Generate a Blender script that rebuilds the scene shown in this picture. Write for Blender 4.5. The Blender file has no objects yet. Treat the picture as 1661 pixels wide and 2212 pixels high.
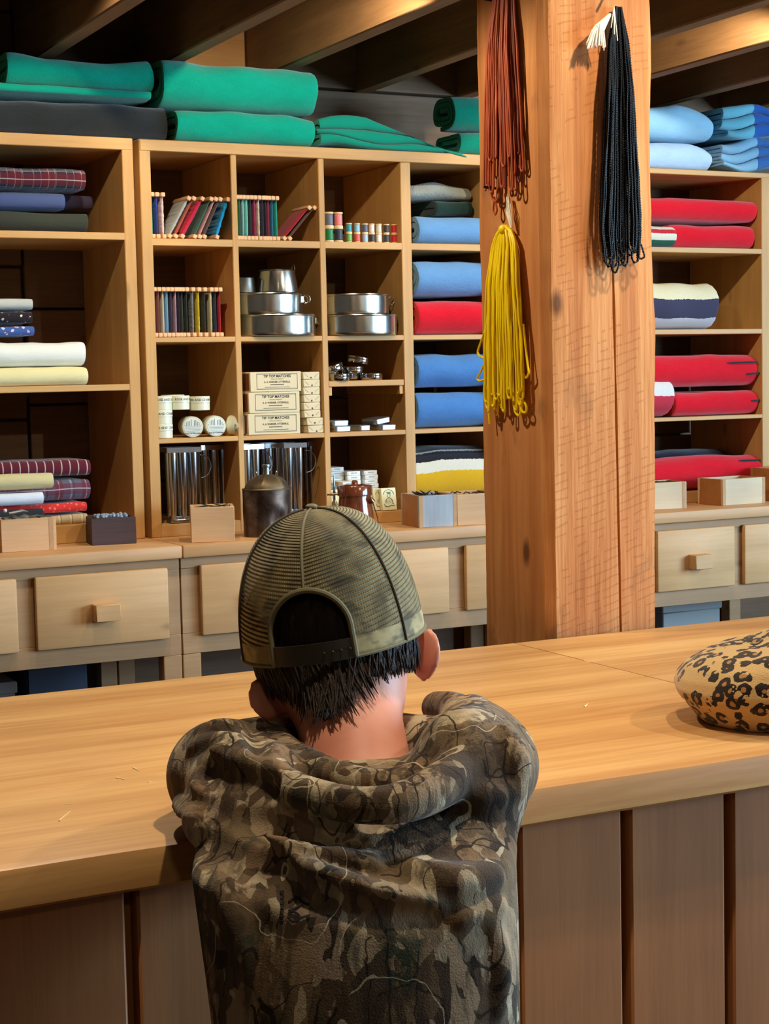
import bpy, bmesh, math, random
import numpy as np
from mathutils import Vector, Matrix, noise
random.seed(7)
SC = bpy.context.scene
COL = SC.collection

# ------------------------------------------------------------------ camera
F_PX, W_PX, H_PX = 3640.0, 1661, 2212
CAM = np.array([0, 0, 1.37])
def _rot(yaw, pitch, roll):
    f = np.array([math.sin(yaw)*math.cos(pitch), math.cos(yaw)*math.cos(pitch), -math.sin(pitch)])
    r = np.array([math.cos(yaw), -math.sin(yaw), 0.0]); d = np.cross(f, r)
    c, s = math.cos(roll), math.sin(roll)
    return np.array([c*r+s*d, -s*r+c*d, f])
RC = _rot(*np.radians([27.04, 4.58, 1.225]))
def ray(x, y): return RC.T @ np.array([(x-830.5)/F_PX, (y-1106)/F_PX, 1.0])
def atY(x, y, Y): d = ray(x, y); return CAM + d*(Y/d[1])
def atX(x, y, X): d = ray(x, y); return CAM + d*(X/d[0])
def atZ(x, y, z): d = ray(x, y); return CAM + d*((z-CAM[2])/d[2])
def atD(x, y, d): return CAM + ray(x, y)*d
cd = bpy.data.cameras.new('camera'); cam = bpy.data.objects.new('camera', cd); COL.objects.link(cam)
cd.sensor_fit = 'HORIZONTAL'; cd.sensor_width = 36.0; cd.lens = 36.0*F_PX/W_PX; cd.clip_start = 0.05
m = Matrix(((RC[0][0], -RC[1][0], -RC[2][0], 0), (RC[0][1], -RC[1][1], -RC[2][1], 0), (RC[0][2], -RC[1][2], -RC[2][2], 1.37), (0, 0, 0, 1)))
cam.matrix_world = m; SC.camera = cam

# ------------------------------------------------------------------ light and exposure
vs = SC.view_settings
SC.display_settings.display_device = 'sRGB'
vs.view_transform = 'Standard'; vs.look = 'None'; vs.gamma = 1.0; vs.use_curve_mapping = False
vs.exposure = 0.0
SC.cycles.use_denoising = True
SC.cycles.max_bounces = 6; SC.cycles.diffuse_bounces = 4; SC.cycles.glossy_bounces = 3
SC.cycles.transparent_max_bounces = 6; SC.cycles.sample_clamp_indirect = 4.0
SC.cycles.caustics_reflective = False; SC.cycles.caustics_refractive = False
world = bpy.data.worlds.new('daylight'); SC.world = world; world.use_nodes = True
bg = world.node_tree.nodes['Background']; bg.inputs[0].default_value = (0.62, 0.78, 1.0, 1); bg.inputs[1].default_value = 1.6
WARM = (1.0, 0.85, 0.62); COOL = (0.50, 0.76, 1.0)
def spot(name, loc, to, power, angle=100, blend=0.5, col=WARM, r=0.02):
    l = bpy.data.lights.new(name, 'SPOT'); l.energy = power; l.color = col; l.spot_size = math.radians(angle)
    l.spot_blend = blend; l.shadow_soft_size = r
    o = bpy.data.objects.new(name, l); COL.objects.link(o); o.location = loc
    o.rotation_euler = (Vector(to)-Vector(loc)).to_track_quat('-Z', 'Y').to_euler(); return o
def area(name, loc, to, power, sx, sy, col):
    l = bpy.data.lights.new(name, 'AREA'); l.energy = power; l.color = col; l.shape = 'RECTANGLE'; l.size = sx; l.size_y = sy
    o = bpy.data.objects.new(name, l); COL.objects.link(o); o.location = loc
    o.rotation_euler = (Vector(to)-Vector(loc)).to_track_quat('-Z', 'Y').to_euler(); return o
# row of ceiling spots between the joists in front of the shelves
spot('shelf_spot_light', (1.13, 3.36, 2.34), (1.16, 4.2, 1.2), 32, 86, 0.3)
spot('shelf_spot_light', (1.71, 3.36, 2.29), (1.85, 4.2, 1.3), 27, 124)
spot('shelf_spot_light', (2.74, 3.36, 2.29), (2.95, 4.2, 1.3), 30, 124)
# spots above the customer counter and the floor in front of it
spot('counter_spot_light', (1.75, 1.86, 2.30), (1.35, 1.9, 0.95), 38, 116, 0.6)
spot('counter_spot_light', (0.73, 2.55, 2.30), (0.95, 2.05, 0.95), 46, 132, 0.5)
spot('counter_spot_light', (2.43, 1.1, 2.30), (1.6, 2.1, 1.5), 52, 100, 0.6)
spot('room_fill_light', (0.2, -0.9, 2.38), (0.7, 1.2, 0.9), 16, 140, 1.0, r=0.12)  # unseen lamp added behind the camera as soft fill
spot('counter_spot_light', (0.78, 1.16, 2.38), (0.70, 1.34, 1.0), 52, 66, 0.8, r=0.03)  # unseen lamp added above the boy to bring out cap and shirt folds
# daylight through the window in the right wall
area('window_light', (5.34, -0.9, 1.55), (4.0, -0.6, 1.45), 230, 1.5, 1.35, COOL)
area('window_light', (5.34, 1.3, 1.55), (4.0, 1.6, 1.45), 210, 1.5, 1.35, COOL)

# ------------------------------------------------------------------ helpers: materials
def lin(c):
    return tuple(((x/255.0)/12.92 if x/255.0 <= 0.04045 else ((x/255.0+0.055)/1.055)**2.4) for x in c)
def rgba(c): return (*lin(c), 1.0)
class NT:
    def __init__(s, name):
        s.m = bpy.data.materials.new(name); s.m.use_nodes = True; s.t = s.m.node_tree; s.n = s.t.nodes; s.l = s.t.links
        s.b = s.n['Principled BSDF']
    def node(s, typ, **kw):
        n = s.n.new(typ)
        for k, v in kw.items():
            if k == 'ins':
                for a, b in v.items():
                    if hasattr(b, 'is_output') or isinstance(b, bpy.types.NodeSocket): s.l.new(b, n.inputs[a])
                    else: n.inputs[a].default_value = b
            else: setattr(n, k, v)
        return n
    def link(s, a, b): s.l.new(a, b)
    def ramp(s, fac, stops, interp='LINEAR'):
        n = s.n.new('ShaderNodeValToRGB'); cr = n.color_ramp; cr.interpolation = interp
        while len(cr.elements) < len(stops): cr.elements.new(0.5)
        for e, (p, c) in zip(cr.elements, stops): e.position = p; e.color = c if len(c) == 4 else rgba(c)
        s.l.new(fac, n.inputs[0]); return n.outputs[0]
    def mix(s, fac, a, b, typ='MIX'):
        n = s.n.new('ShaderNodeMix'); n.data_type = 'RGBA'; n.blend_type = typ
        for i, v in ((0, fac), (6, a), (7, b)):
            if isinstance(v, bpy.types.NodeSocket): s.l.new(v, n.inputs[i])
            else: n.inputs[i].default_value = v
        return n.outputs[2]
    def math(s, op, a, b=None, c=None):
        n = s.n.new('ShaderNodeMath'); n.operation = op
        for i, v in enumerate((a, b, c)):
            if v is None: continue
            if isinstance(v, bpy.types.NodeSocket): s.l.new(v, n.inputs[i])
            else: n.inputs[i].default_value = v
        return n.outputs[0]
    def coord(s, scale=(1, 1, 1), kind='Object', loc=(0, 0, 0), rot=(0, 0, 0)):
        tc = s.n.new('ShaderNodeTexCoord'); mp = s.n.new('ShaderNodeMapping')
        mp.inputs['Scale'].default_value = scale; mp.inputs['Location'].default_value = loc; mp.inputs['Rotation'].default_value = rot
        s.l.new(tc.outputs[kind], mp.inputs[0]); return mp.outputs[0]
    def noise(s, vec, scale, detail=3, rough=0.55, dist=0.0, out=0):
        n = s.n.new('ShaderNodeTexNoise'); n.inputs['Scale'].default_value = scale; n.inputs['Detail'].default_value = detail
        n.inputs['Roughness'].default_value = rough; n.inputs['Distortion'].default_value = dist
        s.l.new(vec, n.inputs['Vector']); return n.outputs[out]
    def bump(s, h, strength, dist=0.002):
        n = s.n.new('ShaderNodeBump'); n.inputs['Strength'].default_value = strength; n.inputs['Distance'].default_value = dist
        s.l.new(h, n.inputs['Height']); s.l.new(n.outputs[0], s.b.inputs['Normal'])
    def fin(s, col=None, rough=0.6, metal=0.0, sheen=0.0, spec=None, coat=0.0):
        if col is not None:
            if isinstance(col, bpy.types.NodeSocket): s.l.new(col, s.b.inputs['Base Color'])
            else: s.b.inputs['Base Color'].default_value = col
        if isinstance(rough, bpy.types.NodeSocket): s.l.new(rough, s.b.inputs['Roughness'])
        else: s.b.inputs['Roughness'].default_value = rough
        s.b.inputs['Metallic'].default_value = metal
        if sheen: s.b.inputs['Sheen Weight'].default_value = sheen; s.b.inputs['Sheen Roughness'].default_value = 0.5
        if spec is not None: s.b.inputs['Specular IOR Level'].default_value = spec
        if coat: s.b.inputs['Coat Weight'].default_value = coat; s.b.inputs['Coat Roughness'].default_value = 0.15
        return s.m
CACHE = {}
def plain(name, c, rough=0.6, metal=0.0, sheen=0.0, spec=None, coat=0.0, var=0.0):
    k = ('p', name)
    if k not in CACHE:
        t = NT(name); col = rgba(c)
        if var:
            n = t.noise(t.coord(), 60, 3)
            col = t.mix(t.math('MULTIPLY', n, var), col, rgba(tuple(x*0.45 for x in c)))
        CACHE[k] = t.fin(col, rough, metal, sheen, spec, coat)
    return CACHE[k]
def wood(name, c1, c2, axis='Z', rough=0.55, knots=True, scale=1.0, contrast=1.0, c3=None, spec=0.35):
    k = ('w', name)
    if k in CACHE: return CACHE[k]
    t = NT(name)
    a = {'X': (1.2, 22, 22), 'Y': (22, 1.2, 22), 'Z': (22, 22, 1.2)}[axis]
    a = tuple(x*scale for x in a)
    oi = t.n.new('ShaderNodeObjectInfo')
    tc = t.n.new('ShaderNodeTexCoord')
    off = t.node('ShaderNodeVectorMath', operation='SCALE'); off.inputs[0].default_value = (7.3, 5.1, 9.7); t.link(oi.outputs['Random'], off.inputs['Scale'])
    add = t.node('ShaderNodeVectorMath', operation='ADD'); t.link(tc.outputs['Object'], add.inputs[0]); t.link(off.outputs[0], add.inputs[1])
    mp = t.n.new('ShaderNodeMapping'); mp.inputs['Scale'].default_value = a; t.link(add.outputs[0], mp.inputs[0])
    big = t.noise(mp.outputs[0], 0.8, 4, 0.6, 0.6)
    mp2 = t.n.new('ShaderNodeMapping'); mp2.inputs['Scale'].default_value = tuple(x*5 for x in a); t.link(add.outputs[0], mp2.inputs[0])
    fine = t.noise(mp2.outputs[0], 1.6, 3, 0.6)
    mixed = t.math('ADD', t.math('MULTIPLY', big, 0.72), t.math('MULTIPLY', fine, 0.28))
    lo, hi = 0.5-0.22/contrast, 0.5+0.22/contrast
    col = t.ramp(mixed, [(lo, c2), (hi, c1)])
    blot = t.noise(add.outputs[0], 5.0*scale, 2)
    col = t.mix(t.ramp(blot, [(0.45, (0, 0, 0, 1)), (0.75, (0.35, 0.35, 0.35, 1))]), col, rgba(c3 or tuple(x*0.78 for x in c1)))
    if knots:
        mpk = t.n.new('ShaderNodeMapping'); mpk.inputs['Scale'].default_value = {'X': (3.2, 9, 9), 'Y': (9, 3.2, 9), 'Z': (9, 9, 3.2)}[axis]; t.link(add.outputs[0], mpk.inputs[0])
        vo = t.n.new('ShaderNodeTexVoronoi'); vo.inputs['Scale'].default_value = 0.85*scale; t.link(mpk.outputs[0], vo.inputs['Vector'])
        kn = t.ramp(vo.outputs['Distance'], [(0.02, (1, 1, 1, 1)), (0.10, (0, 0, 0, 1))])
        col = t.mix(t.math('MULTIPLY', kn, 0.55), col, rgba(tuple(x*0.35 for x in c2)))
    t.bump(mixed, 0.25, 0.002)
    CACHE[k] = t.fin(col, rough, spec=spec); return CACHE[k]
def wool(name, c, c2=None, fuzz=0.5, nscale=1.0):
    k = ('wool', name)
    if k in CACHE: return CACHE[k]
    t = NT(name); v = t.coord()
    n1 = t.noise(t.coord((25, 60, 60)), 1.0*nscale, 3); n2 = t.noise(v, 420*nscale, 2)
    c2 = c2 or tuple(x*0.72 for x in c)
    col = t.mix(t.math('MULTIPLY', n1, 0.7), rgba(c), rgba(c2))
    col = t.mix(t.math('MULTIPLY', n2, 0.25), col, rgba(tuple(min(255, x*1.15+12) for x in c)))
    t.bump(t.math('ADD', n2, t.math('MULTIPLY', n1, 1.5)), fuzz, 0.0025)
    CACHE[k] = t.fin(col, 0.95, sheen=0.25, spec=0.1); return CACHE[k]
def striped(name, stops, coordv=1, fuzz=0.4, period=None, edge=0.004):
    """bands along a cloth's own UV axis (0: along its width in m, 1: along its length in m)"""
    k = ('str', name)
    if k in CACHE: return CACHE[k]
    t = NT(name); tc = t.n.new('ShaderNodeTexCoord'); sx = t.n.new('ShaderNodeSeparateXYZ'); t.link(tc.outputs['UV'], sx.inputs[0])
    n = t.noise(t.coord(), 160, 2)
    u = t.math('ADD', sx.outputs[coordv], t.math('MULTIPLY', t.math('SUBTRACT', n, 0.5), edge))
    if period: u = t.math('FRACT', t.math('DIVIDE', u, period))
    col = t.ramp(u, stops, 'CONSTANT')
    n2 = t.noise(t.coord(), 400, 2)
    col = t.mix(t.math('MULTIPLY', n2, 0.3), col, (0.02, 0.02, 0.02, 1))
    t.bump(n2, fuzz, 0.0015)
    CACHE[k] = t.fin(col, 0.93, sheen=0.2, spec=0.1); return CACHE[k]
def tartan(name, base, lines, period):
    """crossed bands: lines = [(pos, width, colour, strength)] in a repeat of the period"""
    k = ('tar', name)
    if k in CACHE: return CACHE[k]
    t = NT(name); tc = t.n.new('ShaderNodeTexCoord'); sx = t.n.new('ShaderNodeSeparateXYZ'); t.link(tc.outputs['UV'], sx.inputs[0])
    col = rgba(base)
    for ax in (0, 1):
        fr = t.math('FRACT', t.math('DIVIDE', t.math('ADD', sx.outputs[ax], 3.0), period))
        for p, w, c, st in lines:
            d = t.math('ABSOLUTE', t.math('SUBTRACT', fr, p))
            mk = t.math('MULTIPLY', t.math('LESS_THAN', d, w/2), st)
            col = t.mix(mk, col, rgba(c))
    n2 = t.noise(t.coord(), 500, 2); t.bump(n2, 0.25, 0.001)
    CACHE[k] = t.fin(col, 0.9, sheen=0.15, spec=0.15); return CACHE[k]
def floral(name, base, dots, scale=55, r=0.28):
    k = ('flo', name)
    if k in CACHE: return CACHE[k]
    t = NT(name); v = t.coord()
    vo = t.n.new('ShaderNodeTexVoronoi'); vo.inputs['Scale'].default_value = scale; t.link(v, vo.inputs['Vector'])
    nz = t.noise(v, scale*4, 2)
    d = t.math('ADD', vo.outputs['Distance'], t.math('MULTIPLY', t.math('SUBTRACT', nz, 0.5), 0.35))
    mk = t.math('LESS_THAN', d, r)
    sp = t.n.new('ShaderNodeSeparateColor'); t.link(vo.outputs['Color'], sp.inputs[0])
    dc = t.ramp(sp.outputs[0], [(i/len(dots), c) for i, c in enumerate(dots)], 'CONSTANT')
    col = t.mix(mk, rgba(base), dc)
    t.bump(nz, 0.2, 0.001)
    CACHE[k] = t.fin(col, 0.88, sheen=0.15, spec=0.15); return CACHE[k]
def cloth(name, c, rough=0.9):
    k = ('clo', name)
    if k in CACHE: return CACHE[k]
    t = NT(name); n1 = t.noise(t.coord((8, 30, 30)), 1.2, 3); n2 = t.noise(t.coord(), 900, 2)
    col = t.mix(t.math('MULTIPLY', n1, 0.35), rgba(c), rgba(tuple(x*0.75 for x in c)))
    t.bump(t.math('ADD', t.math('MULTIPLY', n1, 2.0), t.math('MULTIPLY', n2, 0.3)), 0.35, 0.004)
    CACHE[k] = t.fin(col, rough, sheen=0.1, spec=0.15); return CACHE[k]
def tin(name, c=(190, 188, 180), rough=0.22, worn=0.25):
    k = ('tin', name)
    if k in CACHE: return CACHE[k]
    t = NT(name); n = t.noise(t.coord(), 22, 4, 0.65); n2 = t.noise(t.coord(), 9, 3)
    col = t.mix(t.math('MULTIPLY', t.ramp(n, [(0.4, (0, 0, 0, 1)), (0.75, (1, 1, 1, 1))]), worn), rgba(c), rgba(tuple(x*0.5 for x in c)))
    t.bump(n2, 0.06, 0.004)
    r = t.math('ADD', t.math('MULTIPLY', n, 0.2), rough-0.08)
    CACHE[k] = t.fin(col, r, 1.0); return CACHE[k]

# ------------------------------------------------------------------ helpers: geometry
class G:
    def __init__(s): s.v = []; s.f = []; s.uv = None
    def add(s, v, f, mat=None):
        o = len(s.v)
        if mat is not None: v = [tuple(mat @ Vector(p)) for p in v]
        s.v += [tuple(p) for p in v]; s.f += [tuple(i+o for i in q) for q in f]; return s
    def box(s, x0, y0, z0, x1, y1, z1, bev=0.0, mat=None, seg=1):
        if x1 < x0: x0, x1 = x1, x0
        v = [(x0, y0, z0), (x1, y0, z0), (x1, y1, z0), (x0, y1, z0), (x0, y0, z1), (x1, y0, z1), (x1, y1, z1), (x0, y1, z1)]
        f = [(3, 2, 1, 0), (4, 5, 6, 7), (0, 1, 5, 4), (1, 2, 6, 5), (2, 3, 7, 6), (3, 0, 4, 7)]
        if bev:
            bm = bmesh.new(); vs_ = [bm.verts.new(p) for p in v]
            for q in f: bm.faces.new([vs_[i] for i in q])
            bmesh.ops.bevel(bm, geom=bm.edges[:], offset=min(bev, 0.49*min(x1-x0, abs(y1-y0), abs(z1-z0))), segments=seg, affect='EDGES', profile=0.5)
            bm.verts.index_update(); v = [tuple(p.co) for p in bm.verts]; f = [tuple(p.index for p in q.verts) for q in bm.faces]; bm.free()
        return s.add(v, f, mat)
    def tube(s, pts, r, n=8, closed=False, cap=True, mat=None):
        pts = [Vector(p) for p in pts]; N = len(pts); rs = r if isinstance(r, (list, tuple, np.ndarray)) else [r]*N
        v = []; f = []; up = None
        for i, p in enumerate(pts):
            a = pts[(i-1) % N] if (closed or i > 0) else p; b = pts[(i+1) % N] if (closed or i < N-1) else p
            t = (b-a).normalized() if (b-a).length > 1e-9 else Vector((0, 0, 1))
            if up is None: up = t.orthogonal().normalized()
            up = (up - t*up.dot(t)); up = up.normalized() if up.length > 1e-6 else t.orthogonal().normalized()
            w = t.cross(up)
            for k in range(n):
                A = 2*math.pi*k/n; v.append(p + (up*math.cos(A) + w*math.sin(A))*rs[i])
        for i in range(N if closed else N-1):
            j = (i+1) % N
            for k in range(n): f.append((i*n+k, i*n+(k+1) % n, j*n+(k+1) % n, j*n+k))
        if cap and not closed: f.append(tuple(range(n-1, -1, -1))); f.append(tuple((N-1)*n+k for k in range(n)))
        return s.add(v, f, mat)
    def lathe(s, prof, c=(0, 0, 0), n=32, sx=1.0, sy=1.0, mat=None, cap=True):
        v = []; f = []
        for r, z in prof:
            for k in range(n):
                A = 2*math.pi*k/n; v.append((c[0]+r*sx*math.cos(A), c[1]+r*sy*math.sin(A), c[2]+z))
        for i in range(len(prof)-1):
            for k in range(n): f.append((i*n+k, i*n+(k+1) % n, (i+1)*n+(k+1) % n, (i+1)*n+k))
        if cap:
            f.append(tuple(range(n-1, -1, -1))); f.append(tuple((len(prof)-1)*n+k for k in range(n)))
        return s.add(v, f, mat)
    def ball(s, c, r, n=10, sc=(1, 1, 1), mat=None):
        v = []; f = []; m_ = n//2+1
        for i in range(m_):
            ph = math.pi*(i+0.0)/(m_-1)
            for k in range(n):
                A = 2*math.pi*k/n
                v.append((c[0]+r*sc[0]*math.sin(ph)*math.cos(A), c[1]+r*sc[1]*math.sin(ph)*math.sin(A), c[2]+r*sc[2]*math.cos(ph)))
        for i in range(m_-1):
            for k in range(n): f.append((i*n+k, (i+1)*n+k, (i+1)*n+(k+1) % n, i*n+(k+1) % n))
        return s.add(v, f, mat)
def obj(name, g, mat, parent=None, loc=None, local=False, smooth=40, label=None, stuff=False):
    """one mesh object; vertices are given in world space unless local"""
    me = bpy.data.meshes.new(name)
    org = Vector(loc) if loc is not None else (parent.location.copy() if parent is not None and not local else Vector((0, 0, 0)))
    if parent is not None and parent.parent is not None and not local: org = org + parent.parent.location
    vv = g.v if local else [(p[0]-org.x, p[1]-org.y, p[2]-org.z) for p in g.v]
    me.from_pydata(vv, [], g.f)
    if g.uv is not None:
        ul = me.uv_layers.new(name='UVMap')
        idx = np.empty(len(me.loops), dtype=np.int32); me.loops.foreach_get('vertex_index', idx)
        ul.data.foreach_set('uv', np.asarray(g.uv, dtype=np.float32)[idx].ravel())
    me.validate(); me.update()
    if smooth:
        me.shade_smooth(); me.set_sharp_from_angle(angle=math.radians(smooth))
    o = bpy.data.objects.new(name, me); COL.objects.link(o)
    if mat is not None: me.materials.append(mat)
    if parent is not None: o.parent = parent
    elif loc is not None: o.location = loc
    if label: o['label'] = label
    if stuff: o['kind'] = 'stuff'
    return o
def tag(o, label, cat, group=None):
    o['label'] = label; o['category'] = cat
    if group: o['group'] = group
    return o
def thing(name, label, cat, loc, group=None):
    o = bpy.data.objects.new(name, None); COL.objects.link(o); o.location = loc; o.empty_display_size = 0.02
    return tag(o, label, cat, group)
def struct(name, g, mat):
    o = obj(name, g, mat); o['kind'] = 'structure'; return o
def bx(*a, **k): return G().box(*a, **k)
def dup(root, loc, label, group=None, name=None):
    r = root.copy(); COL.objects.link(r); r.location = loc; r['label'] = label
    if group: r['group'] = group
    for ch in root.children:
        c = ch.copy(); COL.objects.link(c); c.parent = r
        for g_ in ch.children:
            d = g_.copy(); COL.objects.link(d); d.parent = c
    return r
def textgeo(s, size, align='CENTER', bold=0.0, xs=1.0):
    cu = bpy.data.curves.new('lettering', 'FONT'); cu.body = s; cu.size = size; cu.align_x = align; cu.align_y = 'CENTER'
    cu.fill_mode = 'FRONT' if hasattr(cu, 'fill_mode') else cu.fill_mode
    cu.offset = bold; cu.resolution_u = 2
    ob = bpy.data.objects.new('lettering', cu); me = bpy.data.meshes.new_from_object(ob)
    v = [(p.co.x*xs, p.co.y, 0) for p in me.vertices]; f = [tuple(q.vertices) for q in me.polygons]
    bpy.data.objects.remove(ob); bpy.data.curves.remove(cu); bpy.data.meshes.remove(me)
    return v, f

# surface nets: polygonise a sampled signed distance field
def nets(fun, lo, hi, h, smooth=2):
    lo = np.array(lo, float); hi = np.array(hi, float); n = np.ceil((hi-lo)/h).astype(int)+1
    ax = [lo[i]+h*np.arange(n[i]) for i in range(3)]
    B = 4; nb = (n+B-1)//B       # sample coarse blocks first, then only those the surface can cross
    bc = [lo[i]+h*(B*np.arange(nb[i])+1.5) for i in range(3)]
    X, Y, Z = np.meshgrid(*bc, indexing='ij'); C0 = fun(np.stack([X.ravel(), Y.ravel(), Z.ravel()], 1)).reshape(nb)
    near = np.abs(C0) < 7.5*h+0.004
    D = np.repeat(np.repeat(np.repeat(np.where(C0 < 0, -1.0, 1.0), B, 0), B, 1), B, 2)[:n[0], :n[1], :n[2]].copy()
    A_ = np.repeat(np.repeat(np.repeat(near, B, 0), B, 1), B, 2)[:n[0], :n[1], :n[2]]
    I_ = np.argwhere(A_); D[A_] = fun(lo+h*I_)
    ins = D < 0
    c = [ins[i:n[0]-1+i, j:n[1]-1+j, k:n[2]-1+k] for i in (0, 1) for j in (0, 1) for k in (0, 1)]
    sm = np.sum(c, axis=0); act = (sm > 0) & (sm < 8)
    I = np.argwhere(act); idm = -np.ones(act.shape, int); idm[tuple(I.T)] = np.arange(len(I))
    acc = np.zeros((len(I), 3)); cnt = np.zeros(len(I))
    cor = [(i, j, k) for i in (0, 1) for j in (0, 1) for k in (0, 1)]
    for a in cor:
        for e in range(3):
            if a[e] == 1: continue
            b = list(a); b[e] = 1
            da = D[I[:, 0]+a[0], I[:, 1]+a[1], I[:, 2]+a[2]]; db = D[I[:, 0]+b[0], I[:, 1]+b[1], I[:, 2]+b[2]]
            k = (da < 0) != (db < 0)
            t = np.where(k, da/np.where(k, da-db, 1), 0)
            p = np.array(a, float)[None, :].repeat(len(I), 0); p[:, e] += t
            acc[k] += p[k]; cnt[k] += 1
    V = lo + h*(I + acc/cnt[:, None])
    F = []
    for e in range(3):
        o1, o2 = [(1, 2), (2, 0), (0, 1)][e]
        s0 = [slice(None)]*3; s1 = [slice(None)]*3; s0[e] = slice(0, -1); s1[e] = slice(1, None)
        A = ins[tuple(s0)]; B = ins[tuple(s1)]
        E_ = np.argwhere(A != B); E_ = E_[(E_[:, o1] > 0) & (E_[:, o2] > 0) & (E_[:, o1] < n[o1]-1) & (E_[:, o2] < n[o2]-1)]
        def q(d1, d2):
            t = E_.copy(); t[:, o1] -= d1; t[:, o2] -= d2; return idm[tuple(t.T)]
        Q = np.stack([q(1, 1), q(0, 1), q(0, 0), q(1, 0)], 1)
        fl = ~A[tuple(E_.T)]; Q[fl] = Q[fl][:, ::-1]; F.append(Q)
    F = np.concatenate(F); F = F[(F >= 0).all(1)]
    if smooth:
        ed = np.concatenate([F[:, [i, (i+1) % 4]] for i in range(4)])
        for _ in range(smooth):
            S = np.zeros_like(V); C = np.zeros(len(V))
            np.add.at(S, ed[:, 0], V[ed[:, 1]]); np.add.at(C, ed[:, 0], 1); np.add.at(S, ed[:, 1], V[ed[:, 0]]); np.add.at(C, ed[:, 1], 1)
            V = 0.5*V + 0.5*S/np.maximum(C, 1)[:, None]
    g = G(); g.v = [tuple(p) for p in V]; g.f = [tuple(int(i) for i in q) for q in F]; return g
def smin(a, b, k): h = np.clip(0.5+0.5*(b-a)/k, 0, 1); return b*(1-h)+a*h - k*h*(1-h)
def smax(a, b, k): return -smin(-a, -b, k)
def sd_cap(P, a, b, ra, rb=None):
    a = np.asarray(a, float); b = np.asarray(b, float); rb = ra if rb is None else rb
    ab = b-a; t = np.clip(((P-a)@ab)/max(ab@ab, 1e-12), 0, 1); return np.linalg.norm(P-a-t[:, None]*ab, axis=1) - (ra+(rb-ra)*t)
def sd_ell(P, c, axes, rad):
    q = (P-np.asarray(c))@np.asarray(axes).T; r = np.asarray(rad); k0 = np.linalg.norm(q/r, axis=1); k1 = np.linalg.norm(q/(r*r), axis=1)
    return k0*(k0-1)/np.maximum(k1, 1e-9)

# ------------------------------------------------------------------ materials of the room
W_SHELF = wood('honey pine upright', (212, 164, 100), (182, 130, 70), 'Z', 0.5)
W_SHELFX = wood('honey pine board', (214, 166, 102), (186, 134, 74), 'X', 0.5)
W_SHELFY = wood('honey pine side', (190, 142, 82), (162, 112, 58), 'Z', 0.55, knots=False)
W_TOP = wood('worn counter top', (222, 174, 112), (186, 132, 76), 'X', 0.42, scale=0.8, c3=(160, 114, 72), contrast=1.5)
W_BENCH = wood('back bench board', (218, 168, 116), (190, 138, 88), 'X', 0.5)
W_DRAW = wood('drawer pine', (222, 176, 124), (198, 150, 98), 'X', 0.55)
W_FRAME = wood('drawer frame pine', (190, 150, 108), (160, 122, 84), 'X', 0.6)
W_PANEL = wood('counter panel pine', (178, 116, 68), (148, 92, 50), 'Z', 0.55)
W_EDGE = wood('counter edge pine', (190, 132, 78), (160, 104, 58), 'X', 0.55)
W_JOIST = wood('old joist', (160, 118, 74), (116, 82, 50), 'Y', 0.75, c3=(110, 84, 58))
W_DECK = wood('ceiling deck', (92, 68, 46), (60, 42, 28), 'X', 0.85)
W_WALL = wood('rough wall plank', (140, 114, 92), (96, 72, 52), 'X', 0.85, contrast=0.8)
W_FLOOR = wood('floor plank', (120, 84, 54), (84, 56, 34), 'X', 0.6)
W_BOX = wood('pale pine box', (228, 184, 138), (200, 150, 104), 'X', 0.6)

# ------------------------------------------------------------------ the room
ZB, YS, YW = 0.965, 4.165, 4.53
RX0, RX1, RY0 = -2.2, 5.35, -2.6
g = G(); y = RY0
while y < 4.75: g.box(RX0, y+0.002, -0.04, RX1, min(y+0.158, 4.75), 0, 0.002); y += 0.16
g.box(RX0-0.3, RY0-0.3, -0.1, RX1+0.3, 4.9, -0.03)
struct('floor', g, W_FLOOR)
g = G(); y = RY0
while y < 4.75: g.box(RX0, y+0.003, 2.42, RX1, min(y+0.2, 4.75), 2.46, 0.003); y += 0.203
g.box(RX0-0.3, RY0-0.3, 2.45, RX1+0.3, 4.9, 2.5)
struct('ceiling', g, W_DECK)
g = G()   # rough plank wall behind the shelves: vertical joints with horizontal planks between them
xs = [RX0, -1.1, 0.0, 1.235, 2.62, 3.13, 4.2, RX1]
for i in range(len(xs)-1):
    z = 0.0 if i % 2 else -0.11
    while z < 2.42:
        hh = 0.19+0.07*((i*7+int(z*100)) % 3)/2
        dy = 0.012*((int(z*37)+i) % 3)
        g.box(xs[i]+0.004, YW+dy, max(z, 0)+0.003, xs[i+1]-0.004, YW+0.09, min(z+hh, 2.42)-0.004, 0.003); z += hh
g.box(RX0-0.1, YW+0.05, -0.03, RX1+0.1, YW+0.12, 2.45)
struct('wall_back', g, W_WALL)
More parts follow.
